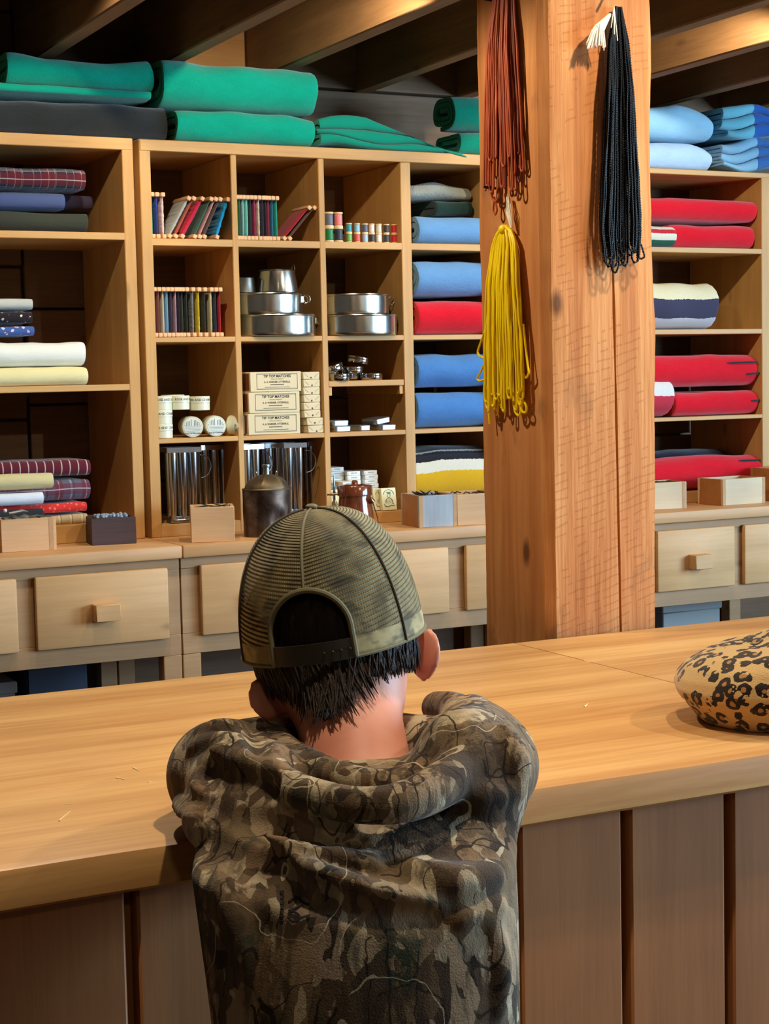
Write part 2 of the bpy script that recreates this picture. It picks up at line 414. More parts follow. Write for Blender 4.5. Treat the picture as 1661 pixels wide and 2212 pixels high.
def plank_wall(name, horiz):
    g = G(); z = 0.0
    while z < 2.42:
        z1 = min(z+0.2, 2.42)
        if name == 'wall_left': g.box(RX0-0.08, RY0, z+0.002, RX0, 4.65, z1-0.002, 0.003)
        elif name == 'wall_front': g.box(RX0, RY0-0.08, z+0.002, RX1, RY0, z1-0.002, 0.003)
        else:
            for a, b in ((RY0, -1.7), (-0.1, 0.5), (2.1, 4.65)): g.box(RX1, a, z+0.002, RX1+0.08, b, z1-0.002, 0.003)
            if z1 <= 0.85 or z >= 2.2:
                for a, b in ((-1.7, -0.1), (0.5, 2.1)): g.box(RX1, a, z+0.002, RX1+0.08, b, z1-0.002, 0.003)
        z += 0.2
    if name == 'wall_left': g.box(RX0-0.12, RY0-0.1, -0.03, RX0-0.04, 4.7, 2.45)
    elif name == 'wall_front': g.box(RX0-0.1, RY0-0.12, -0.03, RX1+0.1, RY0-0.04, 2.45)
    else:
        for a, b in ((RY0-0.1, -1.7), (-0.1, 0.5), (2.1, 4.7)): g.box(RX1+0.04, a, -0.03, RX1+0.12, b, 2.45)
        for a, b in ((-1.7, -0.1), (0.5, 2.1)): g.box(RX1+0.04, a, -0.03, RX1+0.12, b, 0.82).box(RX1+0.04, a, 2.24, RX1+0.12, b, 2.45)
    struct(name, g, W_WALL)
for w_ in ('wall_left', 'wall_front', 'wall_right'): plank_wall(w_, True)
t = NT('window glass'); gl = t.n.new('ShaderNodeBsdfGlossy'); gl.inputs['Roughness'].default_value = 0.02
tr = t.n.new('ShaderNodeBsdfTransparent'); mx = t.n.new('ShaderNodeMixShader'); mx.inputs[0].default_value = 0.06
t.link(tr.outputs[0], mx.inputs[1]); t.link(gl.outputs[0], mx.inputs[2]); t.link(mx.outputs[0], t.n['Material Output'].inputs[0])
for wn, y0 in (('window_1', -1.72), ('window_2', 0.48)):
    y1 = y0+1.64; g = G()
    g.box(RX1-0.01, y0, 0.78, RX1+0.09, y1, 0.84, 0.004).box(RX1-0.01, y0, 2.22, RX1+0.09, y1, 2.28, 0.004)
    g.box(RX1-0.01, y0, 0.80, RX1+0.09, y0+0.06, 2.26, 0.004).box(RX1-0.01, y1-0.06, 0.80, RX1+0.09, y1, 2.26, 0.004)
    for k in (1, 2): g.box(RX1+0.03, y0+k*1.64/3-0.012, 0.82, RX1+0.06, y0+k*1.64/3+0.012, 2.24)
    g.box(RX1+0.03, y0+0.02, 1.52, RX1+0.06, y1-0.02, 1.545)
    win = struct(wn, g, plain('painted sash', (206, 200, 188), 0.5))
    obj('window_pane', bx(RX1+0.043, y0+0.04, 0.83, RX1+0.047, y1-0.04, 2.23), t.m, win)
# ceiling joists run from the wall over the counter
JX = [0.56, 0.898, 1.235, 1.567, 1.89, 2.25, 2.588, 2.92, 3.265, 3.6]
JN = ['first', 'second', 'third', 'fourth', 'fifth', 'sixth', 'seventh', 'eighth', 'ninth', 'tenth']
for i, x in enumerate(JX):
    o = obj('ceiling_joist', bx(x, -0.4, 2.212, x+0.05, YW+0.03, 2.419, 0.004), W_JOIST, loc=(x, 2, 2.212))
    lab = {1.235: 'dark joist over the leftmost stack of blankets', 1.567: 'dark joist ending above the gap between the green blankets',
           1.89: 'bright lamp-lit joist left of the timber post, over the big green blanket', 2.25: 'dark joist ending over the flat green blanket beside the post',
           2.92: 'bright lamp-lit joist right of the timber post', 3.265: 'dark joist above the pale blue blankets at far right',
           2.588: 'dark joist cutting across the top right corner before the bright joist'}.get(x, f'rough ceiling joist out of sight, {JN[i]} of the row from the left')
    tag(o, lab, 'joist', 'ceiling joists')
o = obj('lit_wall_plank', bx(1.62, YW-0.03, 2.08, 1.886, YW-0.001, 2.415, 0.004), wood('lamp-lit wall tone', (206, 156, 100), (176, 124, 74), 'X', 0.7), loc=(1.75, YW, 2.08))  # pale colour paints the lamp light on this stretch of the wall
tag(o, 'wall plank coloured pale as if lamp-lit, above the big green blanket', 'plank')

# ------------------------------------------------------------------ shelf cabinets
def cabinet(label, x0, x1, ups, shelves, z0, z1, ybk, tops=0.03):
    t_ = thing('shelf_cabinet', label, 'shelf', ((x0+x1)/2, (YS+ybk)/2, z0), 'pigeonhole cabinets')
    for a, b in ups:
        g = bx(a, YS, z0, b, ybk, z1-tops if a > x0+0.01 and b < x1-0.01 else z1, 0.002)
        obj('upright', g, W_SHELF, t_)
    gt = bx(x0+0.002, YS-0.0015, z1-tops, x1-0.002, ybk, z1, 0.002); obj('top_board', gt, W_SHELFX, t_)
    for a, b, zt, th, nm in shelves:
        obj(nm, bx(a-0.004, YS+0.001, zt-th, b+0.004, ybk-0.002, zt, 0.0015), W_SHELFX, t_)
    return t_
YB = YW-0.001
c_l = cabinet('left pigeonhole cabinet holding folded shirt cloth', 0.42, 1.428, [(0.42, 0.452), (1.398, 1.428)],
    [(0.452, 1.398, 1.751, 0.018, 'shelf'), (0.452, 1.398, 1.366, 0.016, 'shelf'), (0.452, 1.398, 1.012, 0.047, 'base_board')], ZB, 1.990, YB)
cols = [(1.474, 1.694), (1.711, 1.947), (1.965, 2.197), (2.229, 2.50)]
sh = []
for a, b in cols:
    sh += [(a, b, 1.739, 0.019, 'shelf'), (a, b, 1.485, 0.014, 'shelf'), (a, b, 1.222, 0.013, 'shelf'), (a, b, 0.997, 0.032, 'base_board')]
c_c = cabinet('middle pigeonhole cabinet with four columns of cubbyholes', 1.444, 2.532, [(1.444, 1.474), (1.694, 1.711), (1.947, 1.965), (2.197, 2.229), (2.50, 2.532)], sh, ZB, 1.990, YB)
obj('half_shelf', bx(1.965, YS+0.002, 1.346, 2.197, YB-0.01, 1.362, 0.0015), W_SHELFX, c_c)
obj('cleat', bx(1.965, YS+0.006, 1.322, 1.976, YB-0.02, 1.346, 0.001), W_SHELFX, c_c)
obj('cleat', bx(2.184, YS+0.006, 1.322, 2.197, YB-0.02, 1.346, 0.001), W_SHELFX, c_c)
c_r = cabinet('right pigeonhole cabinet beyond the timber post', 2.545, 3.493, [(2.545, 2.575), (3.461, 3.493)],
    [(2.575, 3.461, 1.742, 0.016, 'shelf'), (2.575, 3.461, 1.495, 0.015, 'shelf'), (2.575, 3.461, 1.229, 0.012, 'shelf'), (2.575, 3.461, 1.0, 0.035, 'base_board')], ZB, 1.975, YB, 0.016)

# ------------------------------------------------------------------ bench with drawers under the shelves
YF = 3.945
def drawer_unit(label, x0, x1, drs):
    t_ = thing('drawer_unit', label, 'cabinet', ((x0+x1)/2, 4.2, 0), 'drawer benches')
    edges = [x0] + [v for d in drs for v in d] + [x1]
    g = bx(x0, YF, 0.905, x1, YF+0.03, 0.932, 0.001); g.box(x0, YF, 0.69, x1, YF+0.03, 0.742, 0.001)
    for i in range(0, len(edges), 2): g.box(edges[i], YF+0.0005, 0.742, edges[i+1] if i+1 < len(edges) else x1, YF+0.03, 0.905, 0.001)
    obj('face_frame', g, W_FRAME, t_)
    g = bx(x0, YF+0.03, 0.69, x0+0.02, YW-0.01, 0.932).box(x1-0.02, YF+0.03, 0.69, x1, YW-0.01, 0.932).box(x0, YF+0.03, 0.69, x1, YW-0.01, 0.70)
    obj('carcass', g, W_FRAME, t_)
    for x in (x0, x1-0.047):
        for y_ in (YF, YW-0.06): obj('leg', bx(x, y_, 0, x+0.047, y_+0.045, 0.69, 0.002), W_FRAME, t_)
    for a, b in drs:
        d = obj('drawer', bx(a-0.006, YF-0.018, 0.735, b+0.006, YF-0.0005, 0.912, 0.005, seg=2).box(a+0.012, YF, 0.75, b-0.012, YF+0.32, 0.89), W_DRAW, t_)
        c_ = (a+b)/2
        obj('knob', bx(c_-0.031, YF-0.053, 0.796, c_+0.031, YF-0.018, 0.838, 0.002), W_DRAW, d)
drawer_unit('left drawer bench, its drawer with a square knob under the shirt cloth', 0.43, 1.437, [(0.69, 1.018), (1.074, 1.396)])
drawer_unit('middle drawer bench hidden partly behind the boy and the post', 1.441, 2.618, [(1.494, 1.815), (1.872, 2.19), (2.255, 2.57)])
drawer_unit('right drawer bench beyond the timber post', 2.622, 3.62, [(2.888, 3.155), (3.203, 3.52)])
for x0, x1, lb in ((0.42, 1.4395, 'left bench top board holding the pine and dark boxes'), (1.4415, 2.6195, 'middle bench top board holding the jug tin and brown jar'), (2.6215, 3.64, 'right bench top board beyond the timber post')):
    o = obj('bench_top', bx(x0, 3.925, 0.933, x1, YW-0.005, ZB, 0.004, seg=2), W_BENCH, loc=((x0+x1)/2, 4.2, 0.933)); tag(o, lb, 'worktop', 'bench tops')
# odds and ends in the dark below the benches
for x0, x1, h, y0, lb, c_ in ((0.9, 1.08, 0.62, 4.2, 'grey crate under the bench at far left', (120, 110, 104)), (1.14, 1.3, 0.66, 4.3, 'dark blue crate in the shade under the left drawer', (60, 72, 92)),
                          (2.72, 2.98, 0.66, 4.25, 'blue grey crate under the bench right beside the post', (78, 96, 114)), (3.1, 3.32, 0.655, 4.2, 'pale grey crate under the right drawer', (150, 156, 158))):
    t_ = thing('storage_crate', lb, 'crate', ((x0+x1)/2, y0, 0))
    mm = plain('crate paint '+lb, c_, 0.7)
    obj('body', bx(x0, y0, 0, x1, y0+0.22, h-0.03, 0.003), mm, t_); obj('lid', bx(x0-0.005, y0-0.005, h-0.03, x1+0.005, y0+0.225, h, 0.003), mm, t_)

# ------------------------------------------------------------------ customer counter
CF, CBK, CZ = 1.434, 2.243, 0.95
t_ = thing('shop_counter', 'long pine shop counter the boy leans on', 'counter', (1.0, 1.85, 0))
XJ = 1.366; ct = CZ-0.04
def slab(x0, x1, y0, y1):
    g = G(); nx = max(2, int((x1-x0)/0.05)); prof = [(y0+0.006, ct), (y0, ct+0.004), (y0, CZ-0.008), (y0+0.003, CZ-0.002), (y0+0.010, CZ), (y1-0.004, CZ), (y1, CZ-0.004), (y1, ct)]
    for i in range(nx+1):
        x = x0+(x1-x0)*i/nx; w_ = 0.0022*noise.noise((x*9, y0*3, 0)); w2 = 0.0012*noise.noise((x*3, y0, 5))
        for j, (yy, zz) in enumerate(prof): g.v.append((x, yy+(w_ if j < 4 else 0)+(w_ if j in (6, 7) and y1 > 2.2 else 0), zz+(w2 if 2 <= j <= 4 else 0)))
    n = len(prof)
    for i in range(nx):
        for j in range(n): g.f.append((i*n+j, i*n+(j+1) % n, (i+1)*n+(j+1) % n, (i+1)*n+j))
    g.f.append(tuple(range(n))); g.f.append(tuple(nx*n+j for j in range(n-1, -1, -1))); return g
obj('counter_top', slab(-1.3, XJ-0.001, CF, CBK), W_TOP, t_, smooth=30)
obj('counter_top', slab(XJ+0.001, 3.4, CF, 2.033), W_TOP, t_, smooth=30)
obj('counter_top', slab(XJ+0.001, 3.4, 2.0365, CBK), W_TOP, t_, smooth=30)
x = 1.021-0.138*16
while x < 3.3:
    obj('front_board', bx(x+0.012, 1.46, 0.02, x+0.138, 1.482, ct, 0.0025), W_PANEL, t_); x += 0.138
obj('back_lining', bx(-1.25, 1.482, 0.0, 3.35, 1.50, ct), wood('lining pine', (176, 116, 62), (150, 92, 46), 'Z', 0.6), t_)
for x in (-1.25, 0.3, 1.4, 2.4, 3.3): obj('counter_frame', bx(x, 1.50, 0, x+0.05, 2.15, ct, 0.002), W_PANEL, t_)
g = G()
for (ax, ay, bx_, by) in ((128, 1774, 152, 1752), (140, 1738, 156, 1737), (252, 1680, 270, 1684), (320, 1690, 332, 1688), (288, 1658, 302, 1666), (1262, 1527, 1270, 1520)):
    a = atZ(ax, ay, CZ+0.0002); b = atZ(bx_, by, CZ+0.0002); g.tube([a, (a+b)/2, b], [0.0012, 0.0008, 0.0003], 5)
obj('scratch', g, plain('bare scratched wood', (240, 218, 170), 0.8), t_)
obj('plinth', bx(-1.25, 1.47, 0.0, 3.35, 1.4815, 0.02), W_PANEL, t_)

# ------------------------------------------------------------------ timber post
def post_material():
    t = NT('rough sawn post'); tc = t.n.new('ShaderNodeTexCoord')
    v = t.coord((16, 16, 1.1)); big = t.noise(v, 1.0, 5, 0.6, 0.8); fine = t.noise(t.coord((60, 60, 3)), 1.5, 3)
    col = t.ramp(t.math('ADD', t.math('MULTIPLY', big, 0.75), t.math('MULTIPLY', fine, 0.25)), [(0.3, (166, 100, 54)), (0.52, (196, 130, 76)), (0.7, (214, 156, 100))])
    # saw kerf lines, slightly slanted
    sp = t.n.new('ShaderNodeSeparateXYZ'); t.link(tc.outputs['Object'], sp.inputs[0])
    wob = t.noise(t.coord((6, 6, 9)), 1.0, 3)
    u = t.math('ADD', t.math('ADD', sp.outputs[2], t.math('MULTIPLY', sp.outputs[0], -0.28)), t.math('MULTIPLY', wob, 0.035))
    saw = t.math('FRACT', t.math('MULTIPLY', u, 70.0))
    kerf = t.math('LESS_THAN', t.math('ABSOLUTE', t.math('SUBTRACT', saw, 0.5)), 0.10)
    patch = t.noise(t.coord((7, 7, 5)), 1.0, 3)
    brk = t.math('GREATER_THAN', t.noise(t.coord((40, 40, 14)), 1.0, 2), 0.47)
    ge = t.n.new('ShaderNodeNewGeometry'); gs_ = t.n.new('ShaderNodeSeparateXYZ'); t.link(ge.outputs['Normal'], gs_.inputs[0]); kerf = t.math('MULTIPLY', kerf, t.math('LESS_THAN', gs_.outputs[1], -0.8))
    km = t.math('MULTIPLY', t.math('MULTIPLY', kerf, t.math('GREATER_THAN', patch, 0.46)), brk)
    col = t.mix(t.math('MULTIPLY', km, 0.26), col, rgba((120, 62, 30)))
    # grey weathering and knots
    st = t.noise(t.coord((9, 9, 5), loc=(3, 1, 2)), 1.0, 4, 0.65)
    col = t.mix(t.ramp(st, [(0.60, (0, 0, 0, 1)), (0.76, (0.75, 0.75, 0.75, 1))]), col, rgba((112, 84, 58)))
    vo = t.n.new('ShaderNodeTexVoronoi'); vo.inputs['Scale'].default_value = 1.0; t.link(t.coord((9, 9, 4.5)), vo.inputs['Vector'])
    col = t.mix(t.ramp(vo.outputs['Distance'], [(0.05, (0.8, 0.8, 0.8, 1)), (0.13, (0, 0, 0, 1))]), col, rgba((70, 40, 22)))
    t.bump(t.math('ADD', t.math('MULTIPLY', km, -0.7), fine), 0.5, 0.004)
    return t.fin(col, 0.75, spec=0.2)
PX0, PX1, PY0, PY1 = 1.447, 1.661, 2.262, 2.46
t_ = thing('timber_post', 'thick rough-sawn timber post hung with bead strands', 'post', ((PX0+PX1)/2, (PY0+PY1)/2, 0))
wane = [(-1, 0), (1.0, 0), (1.28, .002), (1.36, .004), (1.44, .0055), (1.5, .001), (1.6, -.003), (1.72, -.003), (1.8, -.002), (1.88, 0), (1.92, -.001), (1.98, -.004), (2.42, -.006)]
def wv(z): return float(np.interp(z, [a for a, b in wane], [b for a, b in wane]))
g = G(); nz = 150; ring = []
def post_ring(z):
    w_ = wv(z); e = lambda k: 0.0025*noise.noise((k, z*7, 1.7))+0.0012*noise.noise((k, z*31, 4.2))
    ch = 0.034+0.006*noise.noise((3.3, z*3, 0)); pts = []
    pts.append((PX0+e(1), PY1)); pts.append((PX0+e(2), PY0+0.10)); pts.append((PX0+e(3)*0.5, PY0+0.016+e(3.5)))
    pts.append((PX0+ch*0.42+e(4), PY0+0.003+e(4.5))); pts.append((PX0+ch+e(5), PY0+e(5.5)))
    xa = PX0+0.131+0.004*math.sin(z*2.2)-0.006*(z-1.4)
    wd = 0.0022 if 0.9 < z < 1.66 else 0.0; wd *= 1.0+0.5*noise.noise((0, z*12, 0)); wd = max(wd, 0.00015)
    pts.append((xa-wd-0.03, PY0+e(6)*0.4)); pts.append((xa-wd, PY0)); pts.append((xa, PY0+(0.03 if wd > 0.001 else 0.0002))); pts.append((xa+wd, PY0))
    pts.append((PX1-0.03+w_, PY0+e(8)*0.4)); pts.append((PX1-0.007+w_+e(9), PY0)); pts.append((PX1+w_+e(9)*0.7, PY0+0.012)); pts.append((PX1+w_*0.5, PY0+0.1)); pts.append((PX1, PY1))
    return pts
for i in range(nz+1):
    z = 2.419*i/nz
    for a, b in post_ring(z): g.v.append((a, b, z))
n = 14
for i in range(nz):
    for j in range(n): g.f.append((i*n+j, i*n+(j+1) % n, (i+1)*n+(j+1) % n, (i+1)*n+j))
g.f.append(tuple(range(n-1, -1, -1))); g.f.append(tuple(nz*n+j for j in range(n)))
obj('shaft', g, post_material(), t_, smooth=25)
iron = plain('iron nail', (50, 46, 44), 0.5, 0.8)
obj('nail', G().tube([(PX0+0.01, 2.395, 1.972), (PX0-0.03, 2.395, 1.976)], 0.0022, 8), iron, t_)
obj('nail', G().tube([(PX0+0.01, 2.395, 1.672), (PX0-0.03, 2.395, 1.675)], 0.0022, 8), iron, t_)
obj('nail', G().tube([(1.565, PY0+0.01, 1.963), (1.565, PY0-0.03, 1.966)], 0.0022, 8), iron, t_)

# ------------------------------------------------------------------ folded and rolled cloth
def ribbon(path, th, x0, x1, nx, wob, seed, endj, droop=0.0, wave=None, loc=None, rot=0.0, taper=0.35, crown=0.0):
    """a thick cloth folded along `path` in the (y, z) plane, laid along x"""
    P_ = [Vector((0, a, b)) for a, b in path]; N = len(P_); nor = []; arc = [0.0]
    for i in range(N):
        a = P_[max(i-1, 0)]; b = P_[min(i+1, N-1)]; t_ = (b-a).normalized(); nor.append(Vector((0, -t_.z, t_.y)))
        if i: arc.append(arc[-1]+(P_[i]-P_[i-1]).length)
    g = G(); g.uv = []; M2 = 2*N; L = x1-x0
    zc = sum(p.z for p in P_)/N; yc = sum(p.y for p in P_)/N; zmin = min(p.z for p in P_)-th/2
    ts = [0, 0.006, 0.02, 0.05]+[0.05+0.9*k/(nx-1) for k in range(1, nx-1)]+[0.95, 0.98, 0.994, 1.0]
    for ti in ts:
        x = x0+L*ti; e = min(ti, 1-ti)*L
        sh = 1-taper*math.exp(-e/0.0035)*0.5
        for side in (1, -1):
            rng = range(N) if side == 1 else range(N-1, -1, -1)
            for i in rng:
                p = P_[i]+nor[i]*(th/2*sh*side)
                lay = arc[i]*14
                jx = endj*noise.noise((lay, seed, 3 if ti < 0.5 else 9))*math.exp(-e/0.03)
                dz = wob*noise.noise((x*11+seed, p.y*4, seed*1.3))*min(1, (p.z-zmin)/0.03+0.12) - droop*math.exp(-e/0.03)*(p.z-zmin)
                dy = wob*noise.noise((x*9, p.z*22+seed, seed))
                if wave: dz += wave(x, p.y, p.z)
                if crown: dz += crown*math.sin(math.pi*ti)*(p.z-zmin)
                g.v.append((x+jx, p.y+dy, p.z+dz)); g.uv.append((x-x0, arc[i]))
    K = len(ts)
    for k in range(K-1):
        for j in range(M2): g.f.append((k*M2+j, k*M2+(j+1) % M2, (k+1)*M2+(j+1) % M2, (k+1)*M2+j))
    for k, rv in ((0, 1), (K-1, 0)):
        for i in range(N-1):
            q = (k*M2+i, k*M2+i+1, k*M2+M2-2-i, k*M2+M2-1-i); g.f.append(q if rv else q[::-1])
    if rot:
        cx, cy = (x0+x1)/2, yc; c, s = math.cos(rot), math.sin(rot)
        g.v = [((p[0]-cx)*c-(p[1]-cy)*s+cx, (p[0]-cx)*s+(p[1]-cy)*c+cy, p[2]) for p in g.v]
    return g
def spiral(yf, depth, z0, z1, turns, na=9):
    """flat roll: starts at the back underside, comes forward, folds up over the front"""
    H = z1-z0; t_ = H/(2*turns); R = H/2; zc = (z0+z1)/2; out = []
    y0 = yf+R; y1 = yf+depth-R
    if y1 < y0: y1 = y0+0.002
    out.append((y1, z0+t_/2)); n = int(turns*2)
    for h in range(n):
        r0 = R-t_/2-h*t_/2; r1 = r0-t_/2
        if r1 < t_*0.35: break
        zz = zc
        for k in range(na+1):
            a = math.pi*k/na; r = r0+(r1-r0)*k/na
            if h % 2 == 0: out.append((y0-r*math.sin(a), zz-r*math.cos(a)))
            else: out.append((y1+r*math.sin(a), zz+r*math.cos(a)))
        m_ = 4
        last = out[-1]; tgt = (y1 if h % 2 == 0 else y0)
        for k in range(1, m_): out.append((last[0]+(tgt-last[0])*k/m_, last[1]))
    return out
def zpath(yf, depth, z0, z1, layers, na=6):
    t_ = (z1-z0)/layers; out = []
    for i in range(layers):
        z = z0+t_*(i+0.5); front = (i % 2 == 0)
        a, b = (yf+depth-t_, yf+t_*0.5) if front else (yf+t_*0.5, yf+depth-t_)
        for k in range(5): out.append((a+(b-a)*k/4, z))
        if i < layers-1:
            for k in range(1, na):
                A = math.pi*k/na; out.append((b-t_/2*math.sin(A) if front else b+t_/2*math.sin(A), z+t_/2-t_/2*math.cos(A)))
    return out
BN = [0]
def blanket(name, label, cat, group, x0, x1, z0, z1, mat, yf=YS+0.004, depth=0.27, turns=2.5, layers=0, wob=0.006, endj=0.008, droop=0.0, wave=None, nx=26, fill=0.9, rot=0.0, crown=0.0, taper=0.35, band=False):
    BN[0] += 1; sd = BN[0]*3.17
    if layers: pth = zpath(yf, depth, z0, z1, layers); th = (z1-z0)/layers*fill
    else: pth = spiral(yf, depth, z0, z1, turns); th = (z1-z0)/(2*turns)*fill
    g = ribbon(pth, th, x0, x1, nx, wob, sd, endj, droop, wave, rot=rot, taper=taper, crown=crown)
    if band:   # count the cloth's length from the lower to the upper edge of the visible front fold
        R = (z1-z0)/2; tt = (z1-z0)/(2*turns); st = max(depth-2*R, 0.002); g.uv = [(u, max(0.001, (v-st)/(math.pi*(R-0.75*tt)))) for u, v in g.uv]
    o = obj(name, g, mat, loc=((x0+x1)/2, yf+depth/2, z0), smooth=60)
    return tag(o, label, cat, group)
def xz(px, py, Y=YS): p = atY(px, py, Y); return p[0], p[2]
def xs_(px0, px1, py, Y=YS): return atY(px0, py, Y)[0], atY(px1, py, Y)[0]

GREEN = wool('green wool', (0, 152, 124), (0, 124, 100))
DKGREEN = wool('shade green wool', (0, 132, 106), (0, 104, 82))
BLACKW = wool('black wool', (40, 42, 42), (28, 30, 30))
BLUE = wool('sky blue wool', (100, 146, 192), (82, 128, 176)); BLUE2 = wool('blue wool', (74, 126, 186), (58, 106, 168))
RED = wool('red wool', (214, 16, 38), (180, 6, 26)); PALE = wool('pale blue wool', (150, 196, 222), (126, 172, 202))
TB = 'blankets on top of the cabinets'
# --- on top of the left cabinet
zt = 1.990
x0, x1 = xs_(0, 368, 260); x0 -= 0.18
blanket('folded_blanket', 'black wool blanket under the dark green one on the left cabinet', 'blanket', TB, x0, x1, zt, zt+0.100, BLACKW, turns=2, depth=0.30, wob=0.008)
x0, x1 = xs_(0, 331, 200)
blanket('folded_blanket', 'thin flat green blanket between the black one and the shaded green roll', 'blanket', TB, x0-0.18, x1, zt+0.101, zt+0.121, GREEN, layers=2, depth=0.28, wob=0.004)
x0, x1 = xs_(22, 334, 160)
blanket('folded_blanket', 'shaded green blanket roll topmost at the far left', 'blanket', TB, x0, x1, zt+0.122, zt+0.212, GREEN, turns=2.5, depth=0.28, wob=0.008, crown=-0.12)
# --- on top of the middle cabinet
x0, x1 = xs_(383, 676, 285)
blanket('folded_blanket', 'lower green blanket roll under the biggest green roll', 'blanket', TB, x0, x1, zt, zt+0.087, GREEN, yf=YS-0.02, turns=2.5, depth=0.30, wob=0.010, crown=0.05)
x0, x1 = xs_(352, 682, 190)
blanket('folded_blanket', 'biggest green blanket roll lying on another green roll', 'blanket', TB, x0, x1, zt+0.088, zt+0.217, GREEN, yf=YS-0.02, turns=3, depth=0.29, wob=0.010)
x0, x1 = xs_(690, 1002, 300)
gs = striped('green wool with black bar', [(0.0, (0, 146, 118)), (0.58, (24, 30, 30)), (0.72, (0, 138, 110))], 0)
def wv1(x, y, z): return 0.010*math.sin((x-1.9)*16+z*60)*min(1, (z-1.99)/0.04) - 0.055*max(0, (x-2.10))/0.3*(z-1.99)/0.06 + 0.008*math.exp(-((x-2.0)/0.06)**2)
blanket('folded_blanket', 'flat layered green blanket with a black bar left of the post', 'blanket', TB, x0, x1, zt+0.004, zt+0.078, gs, layers=6, depth=0.27, wob=0.007, wave=wv1, endj=0.03, nx=40)
x0, x1 = xs_(1000, 1090, 310)
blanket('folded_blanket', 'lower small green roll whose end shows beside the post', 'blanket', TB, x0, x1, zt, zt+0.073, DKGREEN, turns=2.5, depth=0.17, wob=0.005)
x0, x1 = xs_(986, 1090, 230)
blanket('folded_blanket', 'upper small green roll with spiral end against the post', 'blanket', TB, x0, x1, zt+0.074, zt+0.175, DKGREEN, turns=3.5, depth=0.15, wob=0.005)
# --- on top of the right cabinet
zr = 1.975
x0, x1 = xs_(1385, 1544, 330)
blanket('folded_blanket', 'pale blue blanket, lower of two beside the post', 'blanket', TB, x0, x1, zr, zr+0.098, wool('very pale blue wool', (176, 204, 236), (150, 176, 212)), turns=2, depth=0.30, droop=0.3, wob=0.008)
x0, x1 = xs_(1385, 1547, 250)
blanket('folded_blanket', 'grey blue blanket on the pale one beside the post', 'blanket', TB, x0, x1, zr+0.094, zr+0.205, PALE, turns=2.5, depth=0.30, droop=0.25, wob=0.010)
pb = striped('pale blue wool with blue bar', [(0.0, (138, 186, 214)), (0.13, (58, 110, 176)), (0.19, (146, 194, 222))], 0)
def wv2(x, y, z): return 0.010*math.sin((x-3.2)*26+z*25)
x0, x1 = xs_(1562, 1700, 330)
blanket('folded_blanket', 'rumpled pale blue layered blanket at far right, lower one', 'blanket', TB, x0, x1, zr+0.012, zr+0.098, pb, layers=6, depth=0.26, wave=wv2, wob=0.010, endj=0.03, nx=34)
x0, x1 = xs_(1564, 1700, 250)
blanket('folded_blanket', 'turquoise layered blanket with blue bar, top at far right', 'blanket', TB, x0, x1, zr+0.108, zr+0.200, striped('turquoise wool with blue bar', [(0.0, (112, 186, 206)), (0.11, (40, 96, 176)), (0.18, (120, 192, 212))], 0), layers=6, depth=0.26, wave=lambda x, y, z: 0.008*math.sin((x-3.2)*22+z*30+1), wob=0.010, endj=0.03, nx=34)

# --- left cabinet: shirt cloth
SG = 'folded shirt cloth in the left cabinet'
def stack_cloth(rows, yf=YS+0.01):
    for (lab, px1, py0, py1, mat, y_, kw) in rows:
        p = atY(px1, (py0+py1)/2, y_); z1 = atY(px1, py0, y_)[2]; z0 = atY(px1, py1, y_)[2]
        args = dict(turns=2, depth=0.20, wob=0.004, endj=0.005, nx=20); args.update(kw); z0 = args.pop('z0', z0)
        blanket('folded_cloth', lab, 'cloth', SG, 0.62, p[0], z0, z1, mat, yf=y_, **args)
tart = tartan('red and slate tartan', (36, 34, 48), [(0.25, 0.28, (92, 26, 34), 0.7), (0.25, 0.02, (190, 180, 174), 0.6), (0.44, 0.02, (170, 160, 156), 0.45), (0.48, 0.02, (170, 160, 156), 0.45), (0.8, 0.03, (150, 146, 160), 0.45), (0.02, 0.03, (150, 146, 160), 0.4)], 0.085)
stack_cloth([
    ('dark purple cloth peeping out behind the slate blue one, left cabinet top', 202, 416, 453, cloth('aubergine cloth', (54, 46, 66)), YS+0.115, {'depth': 0.10}),
    ('dark olive cloth at the bottom of the top left pile', 193, 454, 499.5, cloth('dark olive cloth', (56, 58, 48)), YS+0.012, {}),
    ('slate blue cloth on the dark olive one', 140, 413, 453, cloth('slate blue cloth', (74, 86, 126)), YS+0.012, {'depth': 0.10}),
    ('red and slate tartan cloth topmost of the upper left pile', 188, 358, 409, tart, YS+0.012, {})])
stack_cloth([
    ('cream cotton cloth under the big white one', 186, 792, 832, cloth('cream cotton', (236, 224, 168)), YS+0.012, {'layers': 2, 'fill': 0.96}),
    ('big folded white cotton cloth with floral pieces on it', 187, 727, 791, cloth('white cotton', (236, 236, 226)), YS+0.008, {'turns': 1.5, 'wob': 0.006}),
    ('blue flowered cloth on the white cotton', 74, 699, 725, floral('blue flowered cotton', (66, 92, 156), [(230, 190, 200), (190, 205, 240), (230, 196, 206)], 70, 0.3), YS+0.03, {'turns': 1.5}),
    ('black flowered cloth on the blue flowered one', 72, 670, 698, floral('black flowered cotton', (36, 30, 36), [(220, 206, 170), (180, 170, 160), (96, 40, 60)], 80, 0.26), YS+0.03, {'turns': 1.5}),
    ('pale grey cloth topmost of the flowered pile', 73, 640, 669, cloth('pale grey cotton', (190, 192, 184)), YS+0.03, {'turns': 1.5})])
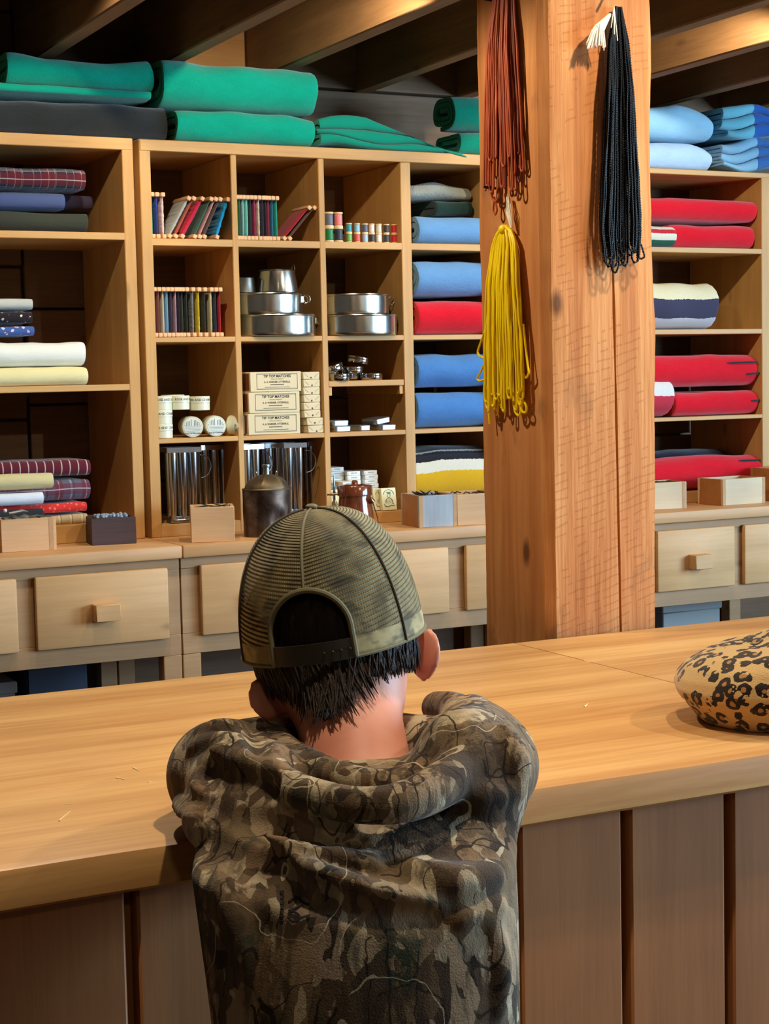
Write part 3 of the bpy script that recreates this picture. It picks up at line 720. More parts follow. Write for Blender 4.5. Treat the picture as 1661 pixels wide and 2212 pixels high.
stack_cloth([
    ('tan striped cloth at the bottom behind the dark box', 192, 1106, 1135, striped('tan ticking', [(0, (206, 180, 136)), (0.55, (226, 206, 166)), (0.72, (150, 130, 104)), (0.8, (206, 180, 136))], 0, period=0.03, edge=0.001), YS+0.02, {'turns': 1.5}),
    ('red bandana print cloth above the tan striped one', 187, 1080, 1105, floral('red bandana', (214, 52, 46), [(236, 120, 100), (226, 96, 80)], 90, 0.3), YS+0.02, {'turns': 1.5}),
    ('grey and burgundy plaid cloth above the red bandana', 195, 1028, 1079, tartan('grey burgundy plaid', (96, 96, 112), [(0.3, 0.3, (104, 40, 54), 0.7), (0.3, 0.03, (190, 190, 200), 0.6), (0.75, 0.06, (170, 170, 190), 0.6), (0.85, 0.04, (60, 50, 66), 0.8)], 0.07), YS+0.02, {'turns': 2}),
    ('burgundy pinstriped cloth topmost of the lower left pile', 195, 986, 1027, striped('burgundy pinstripe', [(0, (100, 30, 46)), (0.80, (206, 180, 170)), (0.93, (100, 30, 46))], 0, period=0.0215, edge=0.0005), YS+0.02, {'turns': 2, 'taper': 0.5})])
stack_cloth([
    ('black folded cloth under the white one at lower left', 98, 1090, 1120, cloth('black cotton', (44, 44, 50)), YS-0.034, {'turns': 1.5, 'depth': 0.05, 'z0': 1.013}),
    ('white folded cloth between the khaki and the black ones', 97, 1057, 1090, cloth('bright white cotton', (226, 232, 244)), YS-0.034, {'turns': 1.5, 'depth': 0.05}),
    ('khaki folded cloth in front of the burgundy pinstripe', 116, 1015, 1056, cloth('khaki cotton', (216, 202, 150)), YS-0.034, {'turns': 1.5, 'depth': 0.05})])
# --- middle cabinet, fourth column
BG = 'blankets in the fourth column'
def colblk(lab, py0, py1, mat, z0, yf=YS+0.006, px0=908, **kw):
    zt_ = atY(960, py0, yf)[2]; x0 = atY(px0, (py0+py1)/2, yf)[0]
    a = dict(turns=2.5, depth=0.28, wob=0.006); a.update(kw)
    return blanket('folded_blanket', lab, 'blanket', BG, max(x0, 2.2315), 2.485, z0, zt_, mat, yf=yf, **a)
def blkz(py, yf=YS+0.006): return atY(960, py, yf)[2]
colblk('sky blue blanket roll on the top shelf beside the post', 458, 527, BLUE, 1.7395)
colblk('dark green cloth lying under the fleece beside the post', 432, 457, wool('bottle green wool', (24, 52, 48)), blkz(457)+0.001, yf=YS+0.11, px0=940, layers=2, depth=0.17)
colblk('grey white fleece topmost in the column beside the post', 388, 431, wool('grey fleece', (146, 150, 144), (92, 98, 94), 1.0, 0.6), blkz(431)+0.012, yf=YS+0.10, px0=880, turns=1.5, wob=0.014, depth=0.18)
colblk('red blanket under the sky blue one on the second shelf', 640, 722, RED, 1.4855)
colblk('sky blue blanket on the red one on the second shelf', 553, 639, BLUE, blkz(639)+0.001)
colblk('lower blue blanket of the pair on the third shelf', 839, 926, BLUE2, 1.2225)
colblk('upper blue blanket of the pair on the third shelf', 757, 838, BLUE2, blkz(838)+0.001)
sw = striped('white black and gold banded wool', [(0, (226, 176, 30)), (0.555, (228, 224, 208)), (0.68, (30, 30, 42)), (0.80, (200, 198, 192)), (0.83, (34, 34, 42))], 1, edge=0.03)
colblk('cream blanket with broad gold and black bands at the bottom beside the post', 948, 1066, sw, 0.9975, turns=2, band=True, px0=893)

# --- right cabinet
RG = 'blankets in the right cabinet'
def rblk(lab, px0, px1, py0, py1, mat, z0=None, yf=YS+0.006, px=1540, **kw):
    zt_ = atY(px, py0, yf)[2]; zb_ = atY(px, py1, yf)[2]+0.001 if z0 is None else z0
    x0, x1 = xs_(px0, px1, (py0+py1)/2, yf); x1 = min(x1, 3.457); a = dict(turns=2.5, depth=0.28, wob=0.006); a.update(kw)
    return blanket('folded_blanket', lab, 'blanket', RG, x0, x1, zb_, zt_, mat, yf=yf, **a)
rblk('lower red blanket on the top shelf of the right cabinet', 1457, 1634, 478, 530, RED, 1.7425, turns=2)
rblk('upper red blanket roll on the top shelf of the right cabinet', 1408, 1636, 424, 477, RED, turns=2.5)
rblk('cream blanket end with green and red bands beside the post', 1380, 1465, 476, 531, striped('cream wool with green and red bands', [(0, (22, 92, 70)), (0.36, (228, 222, 202)), (0.58, (196, 40, 56)), (0.72, (228, 222, 202))], 1, edge=0.03), 1.7425, yf=YS-0.012, px=1440, turns=1.5, depth=0.17, band=True)
rblk('cream blanket with a broad navy band on the second right shelf', 1390, 1560, 592, 710, striped('cream wool with navy band', [(0, (206, 206, 214)), (0.31, (62, 62, 88)), (0.585, (236, 226, 188)), (0.88, (236, 206, 90))], 1, edge=0.03), 1.4955, px=1480, turns=2, depth=0.22, wob=0.008, band=True)
bars = striped('red wool with short black bars', [(0, (214, 16, 38)), (0.9, (214, 16, 38))], 0)
def red_bars(lab, px0, px1, py0, py1, z0=None, bys=(), **kw):
    o = rblk(lab, px0, px1, py0, py1, RED, z0, **kw)
    me = o.data; ox, oy, oz = o.location
    for (bx0, bx1, by) in bys:    # short woven indicator bars near the right end
        yf = kw.get('yf', YS+0.006)
        a = atY(bx0, by, yf); b = atY(bx1, by-2, yf); pts = []
        vs_ = np.array([p.co for p in me.vertices])+np.array([ox, oy, oz])
        for k in range(7):
            q = a+(b-a)*k/6; sel = (abs(vs_[:, 0]-q[0]) < 0.02) & (abs(vs_[:, 2]-q[2]) < 0.012)
            if sel.any(): pts.append((q[0], vs_[sel][:, 1].min()-0.0005, q[2]))
        if len(pts) > 2: obj('woven_bar', G().tube(pts, [0.0015]+[0.0034]*(len(pts)-2)+[0.002], 6), BLACKW, o)
    return o
red_bars('lower red blanket with short black bar on the third right shelf', 1464, 1660, 838, 903, 1.2295, [(1626, 1657, 866)], turns=2)
red_bars('upper red blanket with short black bars on the third right shelf', 1412, 1653, 758, 836, None, [(1577, 1640, 784), (1616, 1650, 808)])
rblk('white blanket end with a rose red band beside the post', 1390, 1463, 800, 904, striped('white wool with rose band', [(0, (206, 50, 72)), (0.53, (236, 232, 228))], 1, edge=0.04), 1.2295, yf=YS-0.012, px=1440, turns=1.5, depth=0.17, band=True)
rblk('dark navy blanket behind the red one on the bottom right shelf', 1400, 1582, 960, 1040, wool('navy wool', (44, 38, 58)), 1.0005, yf=YS+0.11, px=1500, turns=2, depth=0.16)
red_bars('red blanket with black bars on the bottom right shelf behind the boxes', 1412, 1700, 975, 1078, 1.0005, [(1606, 1664, 996)], yf=YS-0.01, turns=2, depth=0.115)

# ------------------------------------------------------------------ winders of thread
BAR = plain('winder dowel', (222, 172, 122), 0.6)
def winder(color_name, rgb, xb, xt, z0, where, h=0.118, fat=1.0, y0=None, lumps=0.0):
    """two dowels with thread wound round them; local frame, then leaned"""
    y0 = YS+0.012 if y0 is None else y0
    lean = math.atan2(xt-xb, h-0.013) if abs(xt-xb) > 1e-4 else 0.0; hh = h if not lean else math.hypot(h-0.013, xt-xb)+0.0115
    lift = 0.0058*abs(math.sin(lean))*0.6
    post = 'leaning' if lean else 'upright'
    t_ = thing('thread_winder', f'{post} wooden winder of {color_name} thread {where}', 'thread winder', (xb, y0, z0+lift), 'winders of thread '+where)
    t_.rotation_euler = (0, lean, 0)
    s = 0.0056
    for nm, zz in (('lower_dowel', s), ('upper_dowel', hh-s)):
        obj(nm, G().box(-s, -0.004, zz-s, s, 0.105, zz+s, 0.0022, seg=2), BAR, t_, local=True)
    g = G(); nz = 46; ny = 8
    prof = [(-1, 0.0), (-0.9, -0.35), (0, -0.5), (0.9, -0.35), (1, 0.0)]
    w0 = 0.0040*fat; ring = []
    for k in range(16):
        a = 2*math.pi*k/16; c, s_ = math.cos(a), math.sin(a)
        ring.append((math.copysign(abs(c)**0.8, c), math.copysign(abs(s_)**0.35, s_)))
    for i in range(nz+1):
        z = 0.010+(hh-0.020)*i/nz
        e = 1-0.45*math.exp(-min(i, nz-i)/2.5)
        lump = 1+lumps*0.55*noise.noise((i*0.32, xb*91, 2))+0.06*math.sin(i*2.6)
        w = w0*e*lump
        for c, s_ in ring: g.v.append((c*w, 0.0515+s_*0.0465*(1+0.05*lumps*noise.noise((i*0.3, xb*50, 7))), z))
    for i in range(nz):
        for k in range(16): g.f.append((i*16+k, i*16+(k+1) % 16, (i+1)*16+(k+1) % 16, (i+1)*16+k))
    g.f.append(tuple(range(15, -1, -1))); g.f.append(tuple(nz*16+k for k in range(16)))
    k = ('thr', color_name)
    if k not in CACHE:
        t = NT('thread '+color_name); wv_ = t.n.new('ShaderNodeTexWave'); wv_.bands_direction = 'Z'; wv_.inputs['Scale'].default_value = 220; wv_.inputs['Distortion'].default_value = 2.5
        t.link(t.coord(), wv_.inputs['Vector'])
        t.bump(wv_.outputs['Fac'], 0.5, 0.0015)
        CACHE[k] = t.fin(t.mix(t.math('MULTIPLY', wv_.outputs['Fac'], 0.3), rgba(rgb), rgba(tuple(x*0.55 for x in rgb))), 0.5, sheen=0.2, spec=0.4)
    obj('thread', g, CACHE[k], t_, local=True)
    return t_
def wx(v, s, o, y): return atY(o+v*s, y, YS+0.012)[0]
W1 = 'in the top left cubby'
for cn, rgb, xb, xt, fat, lu in (('emerald', (20, 190, 140), 95, 95, .8, 0), ('royal blue', (36, 60, 160), 190, 190, 1.1, .3), ('pale pink', (246, 208, 196), 300, 300, 1.35, .6),
        ('silver grey', (180, 186, 178), 385, 765, 1.5, .5), ('orange', (226, 106, 80), 500, 862, .7, 0), ('crimson', (206, 16, 60), 628, 1020, 2.0, .5), ('teal', (56, 128, 112), 860, 1190, .8, 0),
        ('rose pink', (240, 170, 166), 955, 1275, .9, .2), ('brown grey', (120, 96, 92), 1045, 1362, .7, 0), ('bright cyan blue', (0, 160, 222), 1285, 1515, 1.7, .7)):
    winder(cn, rgb, wx(xb, .1144, 320, 508), wx(xt, .1144, 320, 508), 1.7395, W1, fat=fat, lumps=lu, h=0.118 if xb == xt else 0.111)
W2 = 'in the top cubby of the second column'
for cn, rgb, xb, xt, fat, lu in (('lemon yellow', (240, 236, 90), 75, 75, .7, 0), ('dark green', (40, 110, 90), 135, 135, .8, 0), ('icy blue', (170, 226, 240), 200, 200, .95, 0), ('mint', (140, 236, 208), 270, 270, .95, 0),
        ('charcoal', (60, 62, 74), 340, 340, .6, 0), ('magenta', (190, 54, 104), 408, 408, .8, .1), ('cream wool', (232, 218, 196), 485, 485, 1.15, .6), ('midnight navy', (36, 36, 66), 560, 560, 1.0, .3),
        ('dark violet', (44, 30, 60), 612, 612, .7, .3), ('cerise', (196, 66, 104), 665, 665, .7, 0), ('azure', (40, 140, 180), 735, 735, .8, 0), ('sea green', (30, 190, 150), 812, 812, .9, 0),
        ('scarlet', (208, 20, 46), 905, 1375, .9, 0), ('dull brown', (120, 96, 84), 1005, 1475, .6, 0)):
    winder(cn, rgb, wx(xb, .1174, 505, 512), wx(xt, .1174, 505, 512), 1.7395, W2, fat=fat, lumps=lu, h=0.118 if xb == xt else 0.096)
W3 = 'in the second cubby of the first column'
for cn, rgb, xb, fat, lu in (('white', (214, 220, 236), 152, .8, 0), ('reddish brown', (140, 76, 62), 193, .9, .2), ('ivory', (238, 230, 212), 233, .9, .1), ('light blue', (130, 186, 226), 270, .9, 0), ('plum', (80, 54, 76), 306, .7, 0),
        ('lilac pink', (204, 164, 188), 344, .9, .3), ('indigo', (34, 28, 54), 376, .7, 0), ('grey green', (76, 82, 72), 404, .7, 0), ('bottle green', (26, 40, 30), 442, 1.1, .4), ('mid grey', (130, 130, 136), 497, 1.2, .6),
        ('canary yellow', (240, 214, 40), 551, 1.0, .5), ('black', (24, 22, 26), 604, 1.2, .3), ('straw', (230, 220, 170), 662, .95, .2), ('navy', (40, 40, 72), 703, .8, 0), ('signal red', (206, 26, 44), 741, .8, 0)):
    x = wx(xb, .2408, 300, 722); winder(cn, rgb, x, x, 1.4855, W3, fat=fat*.95, lumps=lu, h=0.129)

# ------------------------------------------------------------------ spools
SPW = plain('spool birch', (232, 198, 150), 0.5)
def spool(cn, rgb, px, h, d, z, tier, size):
    p = atY(px, 515, YS+0.03); r = d/2
    t_ = thing('thread_spool', f'{size} wooden spool of {cn} thread, {tier} tier beside the half-empty cubby floor', 'spool', (p[0], YS+0.03, z), 'wooden spools in the third top cubby')
    t_['label'] = f'{size} wooden spool of {cn} thread in the {tier} tier of the spool row'
    e = h*0.13
    obj('spool_core', G().lathe([(r*0.98, 0), (r, e*0.4), (r*0.97, e*0.8), (r*0.7, e*1.15), (r*0.7, h-e*1.15), (r*0.97, h-e*0.8), (r, h-e*0.4), (r*0.98, h), (r*0.28, h), (r*0.26, h-0.004)], n=24), SPW, t_, local=True, smooth=35)
    pr = [(r*0.72, e*1.05)]
    for i in range(13): pr.append((r*(0.86+0.02*(i % 2)), e*1.25+(h-e*2.5)*i/12))
    pr.append((r*0.72, h-e*1.05))
    obj('thread', G().lathe(pr, n=24), plain('spool thread '+cn, rgb, 0.45, sheen=0.2), t_, local=True, smooth=60)
hb, hs = 0.0405, 0.0262
for px, a, b in ((711.5, ('slate grey', (96, 100, 112)), ('green', (0, 120, 66))), (731.5, ('coral pink', (232, 124, 116)), ('dark navy', (36, 40, 60)))):
    spool(*b, px, hb, 0.0255, 1.7395, 'lower', 'big'); spool(*a, px, hb, 0.0255, 1.7395+hb, 'upper', 'big')
for v, a, b in ((430, ('teal', (40, 150, 150)), ('lime green', (110, 170, 80))), (496, ('light blue', (140, 186, 222)), ('coral red', (224, 84, 76))), (560, ('slate', (84, 90, 106)), ('powder blue', (160, 190, 220))),
                (614, ('blush pink', (240, 214, 210)), ('black', (36, 38, 42))), (672, ('sage', (206, 206, 176)), ('white', (234, 236, 240))), (734, ('dark brown', (58, 40, 42)), ('charcoal', (48, 46, 50))), (795, ('red', (206, 24, 36)), ('bright red', (214, 22, 34)))):
    px = 640+v*.2655; spool(*b, px, hs, 0.0175, 1.7395, 'lower', 'small'); spool(*a, px, hs, 0.0175, 1.7395+hs, 'upper', 'small')

# ------------------------------------------------------------------ tin pots and pans
TIN = tin('tinned steel', (208, 208, 202), 0.2, 0.2); WIRE = plain('tinned wire', (190, 188, 180), 0.3, 1.0)
def ear(g, x, y, z, ang, r=0.011):
    pts = [(x+0.006*math.cos(ang)+0.0*k, y+0.006*math.sin(ang), z) for k in range(1)]
    ring = [(x+(0.004+r*(1-math.cos(a)))*math.cos(ang)*0.8, y+(0.004+r*(1-math.cos(a)))*math.sin(ang)*0.8, z+r*math.sin(a)) for a in np.linspace(0, 2*math.pi, 15)[:-1]]
    return g.tube(ring, 0.0013, 6, closed=True)
def pan(label, cx, cy, z, r, h, taper=1.0, bail=None, ears=(0.25,)):
    t_ = thing('tin_pan', label, 'pan', (cx, cy, z), 'tin pans in the second shelf row')
    rb, rt = r*taper, r
    pr = [(rb-0.004, 0), (rb-0.001, 0.0015), (rb, 0.005)]
    for k in range(1, 8): pr.append((rb+(rt-rb)*k/8, 0.005+(h-0.008)*k/8))
    pr += [(rt, h-0.004), (rt+0.002, h-0.003), (rt+0.0028, h-0.001), (rt+0.002, h+0.001), (rt-0.001, h), (rt-0.002, h-0.006), (rb-0.003, 0.004), (0.002, 0.003)]
    obj('bowl', G().lathe(pr, n=56), TIN, t_, local=True, smooth=35)
    for a in ears:
        g = G(); ear(g, rt*math.cos(a), rt*math.sin(a), h-0.014, a)
        g.box(rt*math.cos(a)-0.006, rt*math.sin(a)-0.006, h-0.024, rt*math.cos(a)+0.002, rt*math.sin(a)+0.004, h-0.006, 0.001)
        obj('ring_handle', g, WIRE, t_, local=True)
    if bail is not None:
        pts = [(rt*math.cos(bail)*math.cos(b)*0.99+0, rt*math.sin(bail)*math.cos(b)*0.99, h-0.004+0.05*math.sin(b)) for b in np.linspace(0, math.pi, 24)]
        obj('bail', G().tube(pts, 0.0014, 6), WIRE, t_, local=True)
    return t_
pan('wide tin pan at the bottom of the three-vessel stack', 1.834, YS+0.062, 1.4855, 0.112, 0.056, 1.0, ears=(-0.35,))
pan('middle tin pan of the three-vessel stack', 1.811, YS+0.064, 1.5425, 0.100, 0.056, 0.99, ears=(-0.1, -0.5))
t_ = thing('tin_pail', 'small tapered tin pail with wire bail on top of the pan stack', 'pail', (1.846, YS+0.062, 1.6025))
pr = [(0.055, 0), (0.056, 0.001), (0.0565, 0.004), (0.048, 0.058), (0.0495, 0.060), (0.0485, 0.062), (0.045, 0.060), (0.002, 0.058)]
obj('body', G().lathe(pr, n=48), TIN, t_, local=True, smooth=35)
obj('bail', G().tube([(0.046+0.004*math.sin(a), 0.012*math.cos(a), 0.052+0.026*math.sin(a)) for a in np.linspace(0, math.pi, 16)], 0.0013, 6), WIRE, t_, local=True)
t_ = thing('tin_bowl', 'dull tin bowl in the shade left of the small pail', 'bowl', (1.757, YS+0.085, 1.6025))
obj('body', G().lathe([(0.030, 0), (0.0335, 0.002), (0.029, 0.040), (0.030, 0.042), (0.027, 0.041), (0.002, 0.040)], n=40), tin('dull tin', (120, 116, 108), 0.4, 0.4), t_, local=True)
pan('lower wide tin pan in the third column', 2.083, YS+0.062, 1.4855, 0.112, 0.055, 1.0, ears=(-0.25,))
pan('upper tin pan with ring handles in the third column', 2.071, YS+0.066, 1.5415, 0.104, 0.055, 1.0, ears=(-0.15,), bail=None)

# ------------------------------------------------------------------ cream jars
JAR = plain('cream glazed jar', (218, 216, 190), 0.35, spec=0.5); INK = plain('grey ink', (84, 84, 84), 0.8); PINK_ = plain('paper label', (226, 232, 226), 0.7)
def jar(label, px, z, y, r=0.0285, h=0.037, face=None, text=None, ta=0.0):
    c = atY(px, 900, y)
    t_ = thing('salve_jar', label, 'jar', (c[0], y+r, z), 'cream jars in the third shelf row')
    pr_b = [(r*0.93, 0), (r*0.97, 0.0015), (r*0.97, h*0.55)]
    pr_l = [(r*0.965, h*0.52), (r, h*0.54), (r, h*0.95), (r*0.97, h), (r*0.6, h*1.005)]
    obj('jar_body', G().lathe(pr_b, n=40), JAR, t_, local=True, smooth=35); obj('lid', G().lathe(pr_l, n=40), JAR, t_, local=True, smooth=35)
    if text:
        v, f = textgeo(text, 0.0085, bold=0.0002, xs=1.0)
        g = G(); vv = []
        for (x, y_, _) in v:
            a = -math.pi/2+ta+x/r; vv.append(((r*1.004)*math.cos(a), (r*1.004)*math.sin(a), h*0.74+y_ if not face else h*0.74+y_))
        g.add(vv, f); obj('lettering', g, INK, t_, local=True, smooth=0)
    if face:
        g = G().lathe([(r*0.84, 0), (r*0.84, 0.0006)], (0, 0, h+0.0003), n=36); obj('paper_label', g, PINK_, t_, local=True)
        g = G(); rr = random.Random(int(px))
        for k in range(11):
            x = -0.75*r+k*0.15*r; hh2 = math.sqrt(max(0, (0.78*r)**2-x*x))
            if abs(k-5) > 0: g.box(x-0.0007, 0.10*r, h+0.0009, x+0.0007, hh2*(0.75+0.25*rr.random()), h+0.0011)
        for k in range(5):
            y_ = 0.0-0.13*r*k; w_ = math.sqrt(max(0, (0.76*r)**2-y_*y_)); g.box(-w_, y_-0.0004, h+0.0009, w_, y_+0.0004, h+0.0011)
        v, f = textgeo('Rose and Chamomile', 0.0046, bold=0.0002); g.add([(x, y_-0.62*r, h+0.0012) for x, y_, _ in v], f)
        obj('label_print', g, plain('slate ink', (92, 104, 108), 0.8), t_, local=True, smooth=0)
    return t_
zj = 1.2225; hj = 0.0365
tx = 'ROSE AND CHAMOMILE'
jar('cream jar at the bottom of the left jar stack', 357, zj, YS+0.005, text=tx, ta=0.4)
jar('cream jar in the middle of the left jar stack', 357, zj+hj, YS+0.006, text=tx, ta=0.2)
jar('cream jar on top of the left jar stack', 357, zj+2*hj, YS+0.006, text=tx, ta=0.75)
jar('cream jar at the back of the top row, only its lid showing', 383, zj+2*hj+0.002, YS+0.062, r=0.032)
jar('cream jar in the middle of the top row on the lying jars', 396, zj+2*hj, YS+0.02, r=0.0275, text=tx, ta=0.9)
jar('cream jar at the right end of the top row', 440, zj+2*hj-0.003, YS+0.018, r=0.0275, text=tx, ta=0.0)
def lying(label, px, y, yaw, r=0.0285, face=True, text=None):
    t_ = jar(label, px, 0, y, r=r, face=face, text=text); c = atY(px, 915, y)
    t_.location = (c[0], y, zj+r); t_.rotation_euler = (math.pi/2, 0, yaw); return t_
for px, y, yaw, lb, fc in ((413, YS+0.042, -0.25, 'cream jar lying with its label facing out, left of two', True), (459, YS+0.042, -0.12, 'cream jar lying with its label facing out, right of two', True), (497, YS+0.045, 0.75, 'cream jar lying on its rim turned towards the cubby wall', False)):
    lying(lb, px, y, yaw, 0.0275, fc, tx if not fc else None)
for px, lb in ((405, 'cream jar lying hidden behind the left labelled jar'), (455, 'cream jar lying hidden behind the right labelled jar')):
    t_ = lying(lb, px, YS+0.10, -0.15, 0.0275, False)

# ------------------------------------------------------------------ match boxes and packets
CARD = plain('cream card', (216, 198, 160), 0.75); STRK = plain('striker brown', (120, 68, 36), 0.9); DINK = plain('dark ink', (58, 52, 50), 0.8)
def matchbox(label, px0, px1, py0, py1, z):
    y = YS+0.004; a = atY(px0, py1, y); b = atY(px1, py1, y); w = b[0]-a[0]; h = atY(px0, py0, y)[2]-a[2]
    t_ = thing('match_box', label, 'match box', ((a[0]+b[0])/2, y, z), 'labelled match boxes')
    obj('carton', G().box(-w/2, 0, 0, w/2, 0.075, h-0.0006, 0.0012), CARD, t_, local=True)
    obj('striker', G().box(-w/2-0.0006, 0.008, 0.004, -w/2+0.0004, 0.066, h-0.005), STRK, t_, local=True)
    g = G(); fx, fz, k = w*0.40, h*0.39, 0.0009; cx, cz = 0.004, h*0.51
    g.box(cx-fx, -0.0006, cz-fz, cx+fx, -0.0001, cz-fz+k).box(cx-fx, -0.0006, cz+fz-k, cx+fx, -0.0001, cz+fz).box(cx-fx, -0.0006, cz-fz, cx-fx+k, -0.0001, cz+fz).box(cx+fx-k, -0.0006, cz-fz, cx+fx, -0.0001, cz+fz)
    k = 0.0006; f2 = fx-0.0022; z2 = fz-0.0022
    g.box(cx-f2, -0.0006, cz-z2, cx+f2, -0.0001, cz-z2+k*.5).box(cx-f2, -0.0006, cz+z2-k*.5, cx+f2, -0.0001, cz+z2)
    obj('label_border', g, DINK, t_, local=True, smooth=0)
    g = G()
    for s, sz, zz, bo, xs in (('TIP TOP MATCHES', 0.0098, 0.255, 0.00022, 0.98), ('MANUFACTURED BY', 0.0036, 0.115, 0, 1.1), ('A. A. WARNER, OTTERVILLE,', 0.0070, -0.03, 0.00012, 0.86), ('DUNDURN COUNTY', 0.0038, -0.16, 0, 1.05)):
        if s.startswith('DUN'):   # illegible line: short strokes
            for q in range(9): g.box(cx-0.02+q*0.0044, -0.0006, cz+zz*h-0.001, cx-0.0165+q*0.0044, -0.0001, cz+zz*h+0.001)
            continue
        v, f = textgeo(s, sz, bold=bo, xs=xs); g.add([(x+cx, -0.0005, y_+cz+zz*h) for x, y_, _ in v], f)
    for q in range(16): g.box(cx-0.036+q*0.0046, -0.0006, cz-0.285*h-0.0006, cx-0.0325+q*0.0046, -0.0001, cz-0.285*h+0.0006)
    obj('lettering', g, DINK, t_, local=True, smooth=0)
    return h
h1 = matchbox('bottom match box printed TIP TOP MATCHES', 537, 649, 891, 938, zj)
h2 = matchbox('middle match box printed TIP TOP MATCHES', 538, 648, 847, 893, zj+h1)
matchbox('top match box printed TIP TOP MATCHES', 541, 651, 802, 846, zj+h1+h2)
ords = ['bottom', 'second', 'third', 'fourth', 'fifth', 'sixth', 'seventh', 'topmost']
for k in range(8):
    ph = 0.0208; w = 0.049; xx = atY(675+(6-k if k < 2 else 0)*0.6-0.5*(k % 2)+(4 if k == 0 else 3 if k == 1 else 0), 900, YS+0.004)[0]
    t_ = thing('match_packet', f'folded paper match packet, {ords[k]} of the stack right of the match boxes', 'packet', (xx, YS+0.004, zj+ph*k), 'paper packets beside the match boxes')
    obj('paper_wrap', G().box(-w/2, 0, 0, w/2, 0.07, ph-0.0007, 0.0015), CARD, t_, local=True)
    g = G()
    for sgn in (-1, 1): g.tube([(sgn*w*0.42, -0.0003, ph*0.78), (sgn*w*0.2, -0.0004, ph*0.3)], 0.0004, 4)
    obj('fold_line', g, plain('fold shade', (170, 150, 116), 0.8), t_, local=True)
    obj('wax_dot', G().ball((0.001-0.002*(k % 3 == 1), -0.0002, ph*0.22+0.002*(k in (1, 2))), 0.0026, 10, (1, 0.3, 1)), plain('wax '+str(k % 2), (96, 40, 60) if k % 2 else (110, 56, 44), 0.4), t_, local=True)

# ------------------------------------------------------------------ round and flat tins
SHINY = tin('shiny tin', (214, 216, 218), 0.1, 0.05)
def rtin(label, px, py, y, z, tilt=0.0, yaw=0.0, r=0.031, h=0.019):
    c = atY(px, py, y)
    t_ = thing('round_tin', label, 'tin', (c[0], y+r, z), 'round tins on the half shelf'); t_.rotation_euler = (0, tilt, yaw)
    obj('tin_base', G().lathe([(r*0.95, 0), (r*0.985, 0.002), (r*0.985, h*0.5)], n=36), SHINY, t_, local=True)
    obj('lid', G().lathe([(r*0.99, h*0.42), (r*1.012, h*0.45), (r*1.01, h*0.62), (r*0.995, h*0.66), (r*1.008, h*0.9), (r*0.96, h), (r*0.5, h*1.02)], n=36), SHINY, t_, local=True)
zh = 1.3625
rtin('round tin lying at the front left of the tin heap', 742, 820, YS-0.006, zh)
rtin('round tin lying at the right of the tin heap', 813, 818, YS+0.01, zh)
rtin('round tin in the middle layer of the heap', 774, 818, YS+0.066, zh)
rtin('round tin under the topmost one of the heap', 772, 800, YS+0.035, zh+0.0195)
rtin('topmost round tin of the heap, tipped', 783, 785, YS+0.04, zh+0.046, 0.2)
rtin('round tin leaning at the left of the heap', 730, 800, YS+0.02, zh+0.0265, -0.32)
rtin('round tin at the back left against the cubby wall', 722, 800, YS+0.085, zh, 0.0)
rtin('round tin on the back left one', 722, 790, YS+0.085, zh+0.0195, 0.0)
def ftin(label, px, z, y, yaw, tilt=0.0, w=0.052, d=0.075, h=0.0155):
    c = atY(px, 920, y)
    t_ = thing('pocket_tin', label, 'tin', (c[0], y+0.03, z), 'flat tins under the half shelf'); t_.rotation_euler = (0, tilt, yaw)
    g = G(); n = 28; pr = [(0.94, 0), (0.985, 0.002), (0.985, h*0.55), (1.0, h*0.58), (1.0, h*0.88), (0.95, h), (0.5, h*1.03)]
    for q, zz in pr:
        for k in range(n):
            a = 2*math.pi*k/n; c_, s_ = math.cos(a), math.sin(a)
            g.v.append((q*w/2*math.copysign(abs(c_)**0.22, c_), q*d/2*math.copysign(abs(s_)**0.22, s_), zz))
    for i in range(len(pr)-1):
        for k in range(n): g.f.append((i*n+k, i*n+(k+1) % n, (i+1)*n+(k+1) % n, (i+1)*n+k))
    g.f.append(tuple(range(n-1, -1, -1))); g.f.append(tuple((len(pr)-1)*n+k for k in range(n)))
    obj('tin_body', g, tin('pocket tin', (186, 198, 210), 0.38, 0.05), t_, local=True)
ftin('flat pocket tin at the front left under the half shelf', 737, zj, YS+0.01, 0.10)
ftin('flat pocket tin resting on the front left one', 733, zj+0.016, YS+0.02, 0.08)
ftin('small flat pocket tin in the middle under the half shelf', 784, zj, YS+0.03, 0.13, w=0.036)
ftin('flat pocket tin at the right under the half shelf', 835, zj, YS+0.01, 0.12)
ftin('flat pocket tin tipped up on the right one', 823, zj+0.0185, YS+0.02, 0.14, -0.14)

